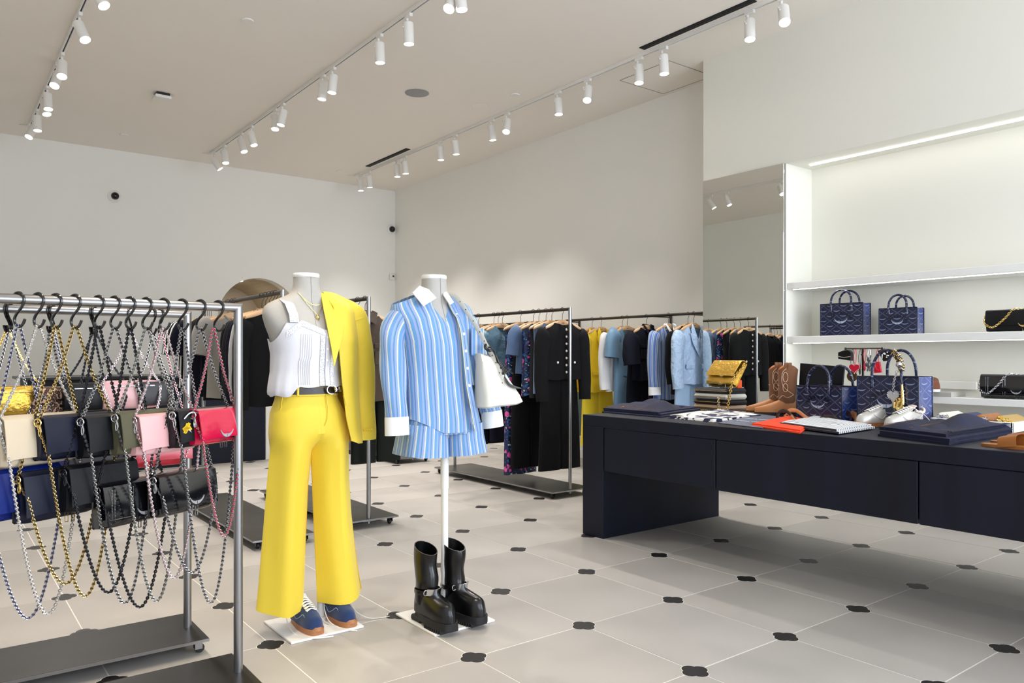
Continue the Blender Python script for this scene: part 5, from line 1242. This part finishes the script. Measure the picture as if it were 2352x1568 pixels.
tag(MB().box((x+.24, p.y-.03, .918+.075), (.02, .30, .06), .004).build('price_ledge', WHITE), 'small white ledge block behind the brown shoe on the shelf', 'block')
# ------------------------------------------------ charm stand on the lowest shelf
x = XS+.12; p = onx(1982, 800, x); ST = V((x, p.y, .918))
sd = thing('charm_stand', 'black metal T-shaped stand hung with bag charms on the shelf', 'stand', ST)
zt = onx(1982, 800, x).z-.918; yl, yr = onx(1942, 800, x).y-ST.y, onx(2025, 800, x).y-ST.y
MB().box((0, 0, .004), (.10, .14, .008), .002).build('base', BLK, sd)
MB().box((0, 0, zt/2), (.010, .016, zt), .002).build('post', BLK, sd)
MB().tube([(0, yl, zt), (0, yr, zt)], .006, 8).box((-.008, 0, zt-.05), (.03, .01, .01)).ball((0, yl, zt), .011, 8).ball((0, yr, zt), .011, 8).build('bar', BLK, sd)
def heart(w, h):
    pts = []
    for k in range(28):
        a = 2*pi*k/28; pts.append((w/2*sin(a)**3, h/2*(13*cos(a)-5*cos(2*a)-2*cos(3*a)-cos(4*a))/15))
    return pts
def charm(px, py0, py1, kind, m, lb, cord):
    q = onx(px, py1, x-.012); t = thing('bag_charm', lb, 'bag charm', q, ANG, 'bag charms on the black stand')
    top = zt+.918-q.z; o = MB()
    for s in (-1, 1): o.tube(smooth([(s*.002, .012, top), (s*.010, .0, top*.6), (s*.006, .0, .03), (0, 0, .012)], 4), .0022, 5)
    o.build('cord', cord, t); o = MB()
    if kind == 'heart':
        o.prism(heart(.085, .075)[::-1], .030, (0, 0, -.01), (1, 0, 0), (0, 0, 1)); o.build('heart', m, t); b = MB()
        for k in range(0, 28): h_ = heart(.088, .078)[k]; b.ball((h_[0], -.012, h_[1]-.01), .0035, 6)
        b = b.build('bead_edge', PEARL, t); b['kind'] = 'stuff'
    elif kind == 'disc': o.lathe([(.001, -.008), (.040, -.008), (.044, 0), (.040, .008), (.001, .008)], 20, (0, 0, -.02), axis=(0, 1, 0)); o.build('disc', m, t)
    elif kind == 'pouch': o.prism([(-.05, -.03), (.05, -.045), (.055, .02), (.03, .04), (-.01, .035), (-.05, .02)], .045, (0, 0, 0)); o.build('pouch', m, t); MB().tube([(-.052, -.024, -.01), (.0, -.025, -.02), (.055, -.024, -.012)], .003, 6).build('zip', SILV, t)
    elif kind == 'fan': o.prism([(0.0, -.045), (.035, -.04), (.075, .03), (.05, .046), (.0, .05), (-.045, .035)], .016, (0, 0, 0)); o.build('case', m, t); b = MB(); [b.ball((random.uniform(-.02, .045), -.010, random.uniform(-.02, .03)), .006, 6) for _ in range(12)]; b = b.build('white_specks', WHITE, t); b['kind'] = 'stuff'
    elif kind == 'case': o.prism([(-.02, -.05), (.035, -.045), (.02, .04), (-.03, .035)], .020, (0, 0, 0)); o.tube([(-.02, -.012, .03), (.0, -.014, -.02), (.02, -.012, -.03)], .004, 6); o.build('case', m, t)
    elif kind == 'figure':
        o.ball((0, 0, .03), (.018, .014, .022), 10).ball((-.014, 0, .056), (.006, .004, .014), 8).ball((.014, 0, .056), (.006, .004, .014), 8).ball((0, 0, -.015), (.016, .013, .03), 10)
        for s in (-1, 1): o.ball((s*.02, -.004, -.01), (.006, .006, .02), 8).ball((s*.009, -.004, -.048), (.007, .008, .018), 8)
        o.build('figure', m, t)
    elif kind == 'drop': o.ball((0, 0, -.02), (.010, .007, .036), 10); o.build('drop', m, t)
    return t
RC = mat('charm_red', (206, 22, 58), .2, coat=.8); GC = mat('charm_bronze', (92, 70, 40), .3, .6)
charm(1942, 800, 815, 'pouch', leather('charm_black', (14, 14, 16), .3, .4), 'black padded charm pouch at the left end of the stand', LB)
charm(1957, 800, 858, 'disc', GC, 'round bronze charm hanging behind the red heart', LB)
charm(1964, 800, 842, 'heart', RC, 'shiny red heart charm with a beaded edge', LR)
charm(1975, 800, 845, 'drop', mat('charm_olive', (58, 58, 44), .4), 'slim dark drop charm beside the red heart', LB)
charm(1986, 800, 836, 'drop', RC, 'small red charm near the stand post', LR)
charm(1996, 800, 834, 'figure', mat('charm_pewter', (112, 116, 124), .3, .8), 'pewter little figure charm with two ears', SILV)
charm(2015, 800, 842, 'case', RC, 'red leather case charm with a slanted strap', LR)
charm(2030, 800, 816, 'fan', leather('charm_black', (14, 14, 16), .3, .4), 'black card charm with white specks at the right end of the stand', LB)
# ------------------------------------------------ things on the table
DEN = NT('raw_denim'); nz = DEN.noise(220, 2, stretch=(1, 1, .2)); n2 = DEN.noise(7, 3); DEN.set(Base_Color=DEN.ramp(DEN.f('MULTIPLY_ADD', n2, .7, DEN.f('MULTIPLY', nz, .3)), [(.3, lin((6, 10, 32))), (.75, lin((12, 21, 62)))]), Roughness=.85); DEN.bump(DEN.noise(12, 4), .35, .012); DEN = DEN.m
THR = mat('copper_thread', (112, 74, 58), .7)
def quadpt(c, u, v): return c[0].lerp(c[1], u).lerp(c[3].lerp(c[2], u), v)
def folded(name, label, cat, corners, m, layers=2, th=.012, wav=.006, seed=0, kids_=None, skew=.012, lift=0.):
    """a garment folded into a flat stack: corners (world, on the table) go round anticlockwise"""
    rg = random.Random(seed); c0 = sum(corners, V())/4; t = thing(name, label, cat, (c0.x, c0.y, ZT+lift)); C = [V((p.x-c0.x, p.y-c0.y, 0)) for p in corners]
    for k in range(layers):
        ph = [rg.uniform(0, 6.28) for _ in range(4)]; z0 = th*(k+1)*.98; sh = 1-.03*k; off = V((rg.uniform(-skew, skew), rg.uniform(-skew, skew), 0))
        def f(u, v):
            p = quadpt(C, u, v)*sh+off; e = min(u, 1-u, v, 1-v); dz = -th*.42*max(0, 1-e/.06)**2
            return (V((p.x, p.y, z0+dz+wav*(k+.4)*max(0, (sin(u*7+ph[0])*sin(v*5+ph[1])))*min(1, e*6))), (u*(C[1]-C[0]).length, v*(C[2]-C[1]).length))
        MB().sheet(22, 16, f, th*.9).build('layer', m, t)
    return t, C
def flatz(p, z): return V((p.x, p.y, z))
J1 = [onz(1380, 947, ZT), onz(1515, 959, ZT), onz(1610, 945, ZT), onz(1470, 931, ZT)]
t, C = folded('folded_jeans', 'dark folded jeans at the near left corner of the table', 'jeans', J1, DEN, 3, .013, .024, 3)
def stitch(t, C, segs, z):
    o = MB()
    for a, b in segs:
        pts = [quadpt(C, *(lerp(a[0], b[0], k/8), lerp(a[1], b[1], k/8))) for k in range(9)]; o.tube([V((p.x, p.y, z)) for p in pts], .0009, 4)
    o = o.build('stitching', THR, t); o['kind'] = 'stuff'
stitch(t, C, [((.05, .3), (.6, .25)), ((.3, .1), (.3, .9)), ((.33, .1), (.33, .9)), ((.62, .1), (.64, .9)), ((.05, .05), (.95, .05))], .042)
def pocket_patch(t, C, u0, u1, v0, v1, z, nm='back_pocket', m=DEN): 
    MB().sheet(5, 5, lambda u, v: quadpt(C, lerp(u0, u1, u), lerp(v0, v1, v))+V((0, 0, z)), .003).build(nm, m, t)
pocket_patch(t, C, .66, .9, .25, .75, .045)
o = MB(); [o.lathe([(.001, .0), (.010, .0), (.011, -.003)], 10, quadpt(C, .30, .12)+V((0, 0, .047)), caps=(True, False))]; o.build('button', BRASS, t)
J2 = [onz(2014, 1001, ZT), onz(2178, 1022, ZT), onz(2345, 994, ZT), onz(2150, 976, ZT)]
t, C = folded('folded_jeans', 'dark folded jeans in front of the white tray', 'jeans', J2, DEN, 3, .018, .024, 7)
stitch(t, C, [((.04, .1), (.04, .9)), ((.055, .1), (.055, .9)), ((.42, .05), (.42, .9)), ((.45, .05), (.45, .9)), ((.55, .2), (.95, .3)), ((.96, .05), (.96, .95))], .056)
pocket_patch(t, C, .55, .75, .3, .75, .058); pocket_patch(t, C, .93, .985, .06, .94, .057, 'waistband')
t = NT('abstract_print'); nz = t.noise(11, 1.5, stretch=(1, 1.6, 1)); t.set(Base_Color=t.ramp(nz, [(0, lin((28, 32, 72))), (.485, lin((28, 32, 72))), (.50, lin((238, 236, 232))), (1, lin((240, 238, 232)))]), Roughness=.6); ABST = t.m
S1 = [onz(1537, 960, ZT), onz(1640, 969, ZT), onz(1752, 957, ZT), onz(1660, 943, ZT)]
t, C = folded('folded_blouse', 'folded navy and white brush print blouse on the table', 'blouse', S1, ABST, 2, .009, .008, 9)
MB().sheet(8, 5, lambda u, v: quadpt(C, lerp(-.01, .32, u), lerp(.02, .5, v))+V((0, 0, .020+.006*sin(u*3))), .005).build('sleeve', cloth('ecru', (226, 218, 204), .7), t)
S2 = [onz(1651, 973, ZT), onz(1752, 985, ZT), onz(1835, 965, ZT), onz(1745, 952, ZT)]
NAVT = cloth('navy_tee', (27, 34, 66), .85)
t, C = folded('folded_tee', 'folded navy t-shirt with pale lettering on the table', 't-shirt', S2, NAVT, 1, .009, .004, 10)
def lettering(txt, parent, C, u, v, size, m, z, ang):
    cu = bpy.data.curves.new('lettering', 'FONT'); cu.body = txt; cu.size = size; cu.extrude = .0006; cu.align_x = 'CENTER'; cu.materials.append(m); tmp = bpy.data.objects.new('tmp', cu); COL.objects.link(tmp)
    me = bpy.data.meshes.new_from_object(tmp.evaluated_get(bpy.context.evaluated_depsgraph_get())); bpy.data.objects.remove(tmp); o = bpy.data.objects.new('lettering', me); COL.objects.link(o); o.parent = parent; o['kind'] = 'stuff'
    o.location = quadpt(C, u, v)+V((0, 0, z)); o.rotation_euler = (0, 0, ang); return o
LET = mat('print_pale_blue', (190, 204, 228), .6)
an = atan2((C[1]-C[0]).y, (C[1]-C[0]).x)
lettering('ZADIG &', t, C, .58, .48, .062, LET, .0135, an+.35); lettering('VOLTAIRE', t, C, .54, .24, .05, LET, .0135, an+.35)
S3 = [onz(1726, 979, ZT), onz(1840, 996, ZT), onz(1875, 972, ZT), onz(1812, 961, ZT)]
t, C = folded('folded_tee', 'bright orange folded t-shirt between the navy and striped ones', 't-shirt', S3, cloth('orange', (236, 66, 14), .8, 0), 2, .009, .005, 12, lift=.004)
STR = stripes('black_white_stripe', .030, [(0, (236, 238, 242)), (.60, (26, 28, 44))], .8)
S4 = [onz(1792, 981, ZT), onz(1925, 999, ZT), onz(2008, 986, ZT), onz(1870, 965, ZT)]
t, C = folded('folded_tee', 'folded white t-shirt with dark stripes on the table', 't-shirt', [S4[3], S4[0], S4[1], S4[2]], STR, 2, .011, .010, 14, lift=.010)
# sandals with wide straps
SND = leather('sandal_tan', (190, 128, 84), .45); SNB = leather('sandal_dark', (46, 30, 24), .45)
def sandal(loc, rz, label, straps, sm):
    t = thing('sandal', label, 'sandal', loc, rz); sole(MB(), .25, .040, .012, 0, 0, 1.0).build('sole', sm, t)
    for k, (pts, w_, m) in enumerate(straps): MB().tube(smooth(pts, 6), .0016, 8, flat=w_, up=(0, 1, .2)).build('strap', m, t)
    return t
def gl(px, h, dy=0): p = onz(px, lerp(968, 974, (px-1785)/180)+dy, ZT); return p+V((0, 0, h))
def strappy(px, rz, label, straps):
    p = gl(px, 0); t = thing('sandal', label, 'sandal', p, rz); q = Matrix.Rotation(-rz, 3, 'Z'); sole(MB(), .25, .040, .012, 0, 0, 1.0).build('sole', SND, t)
    for pts, w_, m in straps: MB().tube(smooth([q @ (gl(x, h, dy)-p) for x, h, dy in pts], 6), .0024, 8, flat=w_*.75, up=q @ V((.25, -.45, .85))).build('strap', m, t)
    return t
strappy(1878, -1.75, 'tan sandal with long loose tan and dark straps on the table', [([(1784, .004, 0), (1788, .05, 0), (1798, .068, 0), (1809, .060, 0), (1822, .030, 0), (1834, .004, 0)], 5, SNB), ([(1811, .062, -2), (1819, .070, -2), (1832, .062, -2), (1852, .030, 0), (1868, .010, 0)], 6, SND), ([(1800, .010, -2), (1806, .045, -2), (1816, .04, 0), (1826, .012, 2)], 5, SND)])
strappy(1950, -1.75, 'tan sandal with dark ankle loop in front of the smaller tote', [([(1873, .006, 1), (1892, .04, 1), (1910, .043, 1), (1923, .026, 2), (1921, .004, 3)], 5, SNB), ([(1925, .048, -2), (1934, .066, -2), (1946, .064, -2), (1954, .035, 0), (1950, .004, 3)], 6, SNB), ([(1953, .058, -3), (1962, .050, -2), (1966, .032, 0), (1958, .004, 2)], 10, SND)])
p = onz(2262, 1026, ZT)
sandal((p.x+.03, p.y-.22, ZT), pi-.10, 'cognac leather slide sandal at the right edge of the table', [([(-.044, -.12, .008), (-.03, -.13, .05), (.03, -.135, .05), (.044, -.13, .008)], 24, TAN)], TAN)
sandal((p.x+.17, p.y-.20, ZT), pi-.14, 'second cognac slide sandal behind the one at the right edge', [([(-.044, -.12, .008), (-.03, -.13, .05), (.03, -.135, .05), (.044, -.13, .008)], 24, TAN)], TAN)
# silver sneakers
SLV = mat('silver_leather', (198, 194, 188), .32, .35, var=.10, ns=26, bump=.3, bs=20, bd=.004); CRM = mat('cream_lining', (226, 208, 194), .7); SLS = mat('silver_trim', (236, 238, 242), .4, .3)
for (u, v), rz, lb, lc in (((4.385, 2.17), -1.88, 'silver sneaker with cream laces, left of its pair, on the table', [(0, [(-.03, -.08, .115), (-.06, -.03, .08), (-.07, .02, .03)])]), ((4.325, 1.985), -1.84, 'silver sneaker with cream laces, right of its pair, by the jeans', [(0, [(.03, -.08, .115), (.07, -.05, .08), (.10, -.02, .03), (.12, .02, .004)])])):
    t = sneaker((u, v, ZT), lb, SLV, CRM, rz, lc, mat('toe_tan', (190, 150, 112), .6), SLS)
# cowboy boots
CBT = mat('cowboy_suede', (122, 78, 46), .75, var=.16, ns=18, sheen=.3, bump=.2, bs=30, bd=.004); CBF = mat('cowboy_foot', (178, 116, 64), .5, var=.12, ns=16); CBS = mat('boot_stitch', (232, 208, 180), .6); CBL = mat('boot_lining', (214, 140, 78), .7)
def cowboy(toe, heelp, label):
    f = toe-heelp; an = atan2(f.y, f.x)+pi/2; L = .275
    t = thing('cowboy_boot', label, 'boot', (toe.x-cos(an-pi/2)*L, toe.y-sin(an-pi/2)*L, ZT), an, 'pair of brown cowboy boots'); w = .040
    rings = []; n_ = 22
    for i in range(n_+1):
        s = i/n_; y = -L*s; ww = w*(.80+.22*sin(min(1, s*1.5)*pi/2))*(1 if s < .6 else max(.10, 1-((s-.6)/.43)**1.5)); hs = lerp(.085, .10, min(1, s/.3)) if s < .32 else lerp(.10, .028, ((s-.32)/.68)**.72)
        rings.append([V((ww*cos(a), y, .022+max(0, hs-.0)*max(0, sin(a))**.7)) for a in [pi*k/16 for k in range(17)]])
    MB().loft(rings, False).build('foot', CBF, t)
    o = MB(); rings = []
    for k in range(17):
        q = k/16; z = .085+.235*q; rx = lerp(.036, .048, q); ry = lerp(.055, .066, q); cy_ = -.062+.006*q
        rings.append([V((rx*cos(a)*(1+.02*sin(q*16)*(1-q)), cy_+ry*sin(a)*(1+.02*sin(q*13+a)*(1-q)), z+.030*q**6*(abs(cos(a))**2*1.2-.6))) for a in [2*pi*i/28 for i in range(28)]])
    o.loft(rings); o.build('shaft', CBT, t)
    i_ = [[c+(p-c)*.94 for p in r for c in [sum(r, V())/28]] for r in rings[::-1][:8]]; MB().loft(i_, True, (False, True)).build('lining', CBL, t)
    for sx in (-1, 1): MB().tube(smooth([(sx*.046, -.056, .30), (sx*.052, -.056, .345), (sx*.043, -.056, .350), (sx*.040, -.056, .31)], 4), .002, 6, flat=7, up=(0, 1, 0)).build('pull_strap', CBT, t)
    MB().prism([(ww*.9, y) for ww, y in [(.036*cos(a) if sin(a) > -.2 else .036*cos(a)*max(.15, 1+(sin(a)+.2)*1.0), -L/2+L/2*sin(a)) for a in [2*pi*k/30 for k in range(30)]]], .010, (0, 0, .019), (1, 0, 0), (0, 1, 0)).build('sole', SNB, t); MB().box((0, -.032, .010), (.058, .058, .022), .005).build('heel', SNB, t)
    o = MB()
    for sx in (-1, 1):
        for (z0, z1) in ((.16, .215), (.225, .29)):
            pts = [(sx*(.0475), -.085+.016*sin(a)*(1 if True else 0), lerp(z0, z1, .5)+(z1-z0)/2*cos(a)) for a in [2*pi*k/14 for k in range(14)]]; o.tube(pts, .0016, 5, closed=True)
        o.tube(smooth([(sx*.043, -.03, .14), (sx*.047, -.10, .20), (sx*.046, -.105, .28), (sx*.05, -.08, .315)], 5), .0014, 5)
        o.tube(smooth([(sx*.034, -.12, .115), (sx*.040, -.10, .135), (sx*.041, -.07, .12), (sx*.040, -.03, .14)], 5), .0014, 5)
    o.tube([(.030*cos(a), -.062-.060*abs(sin(a)), .20) for a in [pi*k/8 for k in range(9)]], .0014, 5); o = o.build('embroidery', CBS, t); o['kind'] = 'stuff'
    return t
cowboy(V((4.50, 3.235, ZT)), V((4.706, 3.05, ZT)), 'brown suede cowboy boot further back, beside the bag stack'); cowboy(V((4.42, 3.11, ZT)), V((4.626, 2.925, ZT)), 'brown suede cowboy boot nearer the viewer with pale embroidery')
# gold clutch on a clear stand over a stack of folded bags
p, q = onz(1590, 938, ZT), onz(1660, 944, ZT); f = q-p; an = atan2(f.y, f.x); W = .36; c = p+f.normalized()*W/2+V((-f.y, f.x, 0)).normalized()*.11
zc = ZT
for k, (h_, m, lb) in enumerate(((.040, leather('taupe', (176, 148, 128), .45), 'taupe leather pouch at the bottom of the bag stack'), (.040, BK, 'black leather pouch second from the bottom of the stack'), (.042, leather('bone', (206, 204, 196), .45), 'bone white leather pouch third in the bag stack'), (.040, leather('deep_navy', (16, 17, 30), .5), 'deep navy pouch on top of the bag stack'))):
    t = thing('leather_pouch', lb, 'pouch', (c.x, c.y, zc), an+random.uniform(-.05, .05), 'leather pouches stacked on the table')
    MB().box((0, 0, h_/2), (W-.01*k, .22, h_-.002), .015).build('body', m, t); MB().tube([(-W*.46, -.112, h_*.5), (W*.46, -.112, h_*.5)], .002, 5).build('zip', GOLDM, t)
    zc += h_
o = MB(); ch0 = V((c.x, c.y, ZT)); ex = f.normalized(); ey = V((-f.y, f.x, 0)).normalized()
def W_(a, b, z): return ch0+ex*a+ey*b+V((0, 0, z))
for k, m in ((0, SILV), (1, GOLDM)):
    o = MB(); pts = [W_(.10+.01*k, -.115, .10), W_(.115, -.125, .06), W_(.12, -.13, .02), W_(.15+.03*k, -.15, .006), W_(.26, -.16-.02*k, .006), W_(.36, -.10, .006), W_(.46, -.13, .006), W_(.30, -.20+.02*k, .006), W_(.05, -.19, .006), W_(-.08, -.20-.02*k, .006)]
    chain_mesh(o, smooth(pts, 8), .008, .0026, .014, None); tag(o.build('loose_chain', m), ('silver' if k == 0 else 'gold')+' chain strap spilling from the bag stack over the table', 'chain')
AC = NT('clear_acrylic'); AC.set(Base_Color=(.93, .96, .96, 1), Roughness=.04, Transmission_Weight=1., IOR=1.2); AC = AC.m
t = thing('acrylic_stand', 'clear acrylic stand under the gold clutch', 'stand', (c.x, c.y, zc), an)
MB().box((0, .06, .003), (.20, .16, .006), .001).box((0, -.045, .018), (.20, .006, .036), .001).build('base', AC, t); MB().box((0, .07, .085), (.20, .006, .15), .001, Matrix.Rotation(-.62, 3, 'X')).build('rest', AC, t)
t = handbag('clutch_bag', 'gold crinkled leather clutch with gold chain on top of the bag stack', (c.x+ey.x*.0, c.y+ey.y*.0, zc+.020), an-.05, .30, .20, GCR, (None, None), None, 0, d=.05, wing=GOLDM, pulls=GOLDM, group=None, flap=.72); t.rotation_euler = (-.55, 0, an-.05)
o = MB(); iv = t.matrix_basis.inverted(); pts = [V((.155, .0, .18)), V((.165, -.02, .12)), V((.160, -.04, .03))]+[iv @ W_(*q) for q in ((.20, -.12, .03), (.23, -.13, .006), (.16, -.16, .006))]
chain_mesh(o, smooth(pts, 8), .009, .003, .016, None); o.build('chain_strap', GOLDM, t)
tag(MB().box(W_(.13, .06, zc-ZT+.03), (.05, .02, .06), .004).build('price_tag', mat('tag_orange', (236, 90, 30), .6)), 'small orange tag behind the gold clutch', 'tag')
# sunglasses-like visor bag behind the small tote: an open flap bag lying in the tote
p = onz(1912, 955, ZT); t = thing('flap_bag', 'dark open flap of a monogram bag standing behind the smaller tote', 'handbag', (4.62, p.y, ZT), ANG-.15)
MB().prism([(-.17, 0), (.16, 0), (.19, .27), (-.15, .29)], .012, (0, 0, .06)).build('flap', leather('flap_black', (24, 25, 32), .4), t); MB().box((0, .03, .10), (.30, .05, .2), .01).build('body', MONO, t)
# charms on the large tote
cc, an2, W2_, h2, d2, hh2 = TB_; Rm = Matrix.Rotation(an2, 3, 'Z')
def TBp(a, b, z): return cc+Rm @ V((a, b, 0))+V((0, 0, z))
hx = W2_*.24
t = thing('chain_tangle', 'tangle of silver and bronze chain charms wound on the large tote handle', 'bag charm', (0, 0, 0))
for k in range(4):
    o = MB(); pts = []
    for i in range(22):
        q = i/21; th = lerp(1.15, .12, q); bx, bz = hx*cos(th), h2+.01+hh2*sin(th)**.85; w_ = q*26+k*1.6; pts.append(TBp(bx+.014*cos(w_)*cos(th), -d2/2-.002+.014*sin(w_), bz+.014*cos(w_)*sin(th)))
    chain_mesh(o, pts, .0055, .0019, .009, None); o.build('chain', [SILV, GC, GOLDM, GC][k], t)
MB().ball(TBp(hx*.9, -d2/2-.018, h2+hh2*.50), .017, 10).build('bead', SILV, t)
t = thing('heart_charm', 'silver filigree heart charm hanging on the large tote front', 'bag charm', TBp(hx*.55, -d2/2-.020, h2*.62), an2)
MB().prism(heart(.062, .066)[::-1], .008).build('heart', SILV, t); o = MB(); chain_mesh(o, smooth([(0, 0, .03), (.004, 0, .08), (.02, -.002, .14)], 6), .006, .002, .010, None); o.build('chain', SILV, t)
o = MB(); [o.ball((x_, -.004, z_), .0045, 6) for x_, z_ in heart(.066, .070)]; o = o.build('bead_edge', SILV, t); o['kind'] = 'stuff'
t = thing('saxophone_charm', 'small brass saxophone charm on the front of the large tote', 'bag charm', TBp(hx*1.12, -d2/2-.022, h2*.55), an2)
o = MB(); o.tube(smooth([(.0, 0, .085), (.002, 0, .04), (.004, 0, -.02), (-.012, 0, -.058), (-.022, 0, -.040), (-.014, 0, -.01)], 5), [.007+.0004*k for k in range(26)], 10); o.lathe([(.011, 0), (.020, .022)], 12, (-.014, 0, -.012), caps=(False, False), axis=(-.2, 0, 1)); [o.ball((.010, -.006, .05-.018*k), .005, 6) for k in range(6)]; o.build('body', GOLDM, t); MB().tube([(0, 0, .085), (-.01, .006, .13)], .003, 6).build('loop', BLK, t)
t = thing('bottle_charm', 'tiny bottle charm with a golden neck beside the saxophone charm', 'bag charm', TBp(hx*.62, -d2/2-.020, h2*.36), an2)
MB().lathe([(.001, -.05), (.014, -.05), (.015, -.01), (.008, .01), (.007, .03)], 12).build('bottle', mat('bottle_green', (16, 28, 18), .15, coat=.6), t); MB().lathe([(.009, .0), (.009, .036), (.001, .037)], 12, (0, 0, .004)).build('foil', GOLDM, t)
# white tray with four wallets
x0, ya, yb = 4.36, 1.95, 1.545
t = thing('white_tray', 'shallow white tray at the back edge of the table', 'tray', (x0+.19, (ya+yb)/2, ZT)); Wd, Ln = .38, ya-yb
MB().box((0, 0, .005), (Wd, Ln, .010), .002).box((-Wd/2+.006, 0, .03), (.012, Ln, .060), .003).box((Wd/2-.006, 0, .03), (.012, Ln, .060), .003).box((0, Ln/2-.006, .03), (Wd, .012, .060), .003).box((0, -Ln/2+.006, .03), (Wd, .012, .060), .003).build('box', WHITE, t)
for k, (m, nm, ch) in enumerate(((leather('ivory', (236, 228, 208), .45), 'ivory', SILV), (leather('wallet_navy', (22, 32, 84), .4), 'royal navy', SILV), (TAN, 'cognac', SILV), (GCR, 'gold', GOLDM))):
    y = ya-.055-.098*k; w_ = thing('folded_wallet', nm+' leather chain wallet propped in the white tray', 'wallet', (x0+.17, y, ZT+.012), 0, 'chain wallets in the white tray')
    MB().box((.0, 0, .048), (.24, .085, .030), .010, Matrix.Rotation(.42, 3, 'X')).build('body', m, w_)
    o = MB()
    for j in range(3): chain_mesh(o, smooth([(-.125, .03-.012*j, .055), (-.140, .0-.008*j, .040), (-.135, -.02+.01*j, .058), (-.125, .02, .050)], 5), .007, .0024, .012, None)
    o.build('chain_strap', ch, w_)
# ------------------------------------------------ cash desk and column at the back
t = thing('cash_desk', 'long dark navy cash desk with black top before the far wall', 'counter', (1.96, 9.30, 0))
MB().box((0, 0, .49), (2.36, .80, .98), .004).build('body', NAVY, t); MB().box((-.02, -.02, .99), (2.46, .90, .03), .003).build('top', BLK, t); MB().box((0, -.403, .90), (2.30, .008, .02)).build('light_reveal', mat('reveal_grey', (150, 150, 150), .4, .6), t)
struct(MB().box((3.28, 9.3, .62), (.26, .80, 1.24), .004).build('wall_stub', WALL))
"""END"""
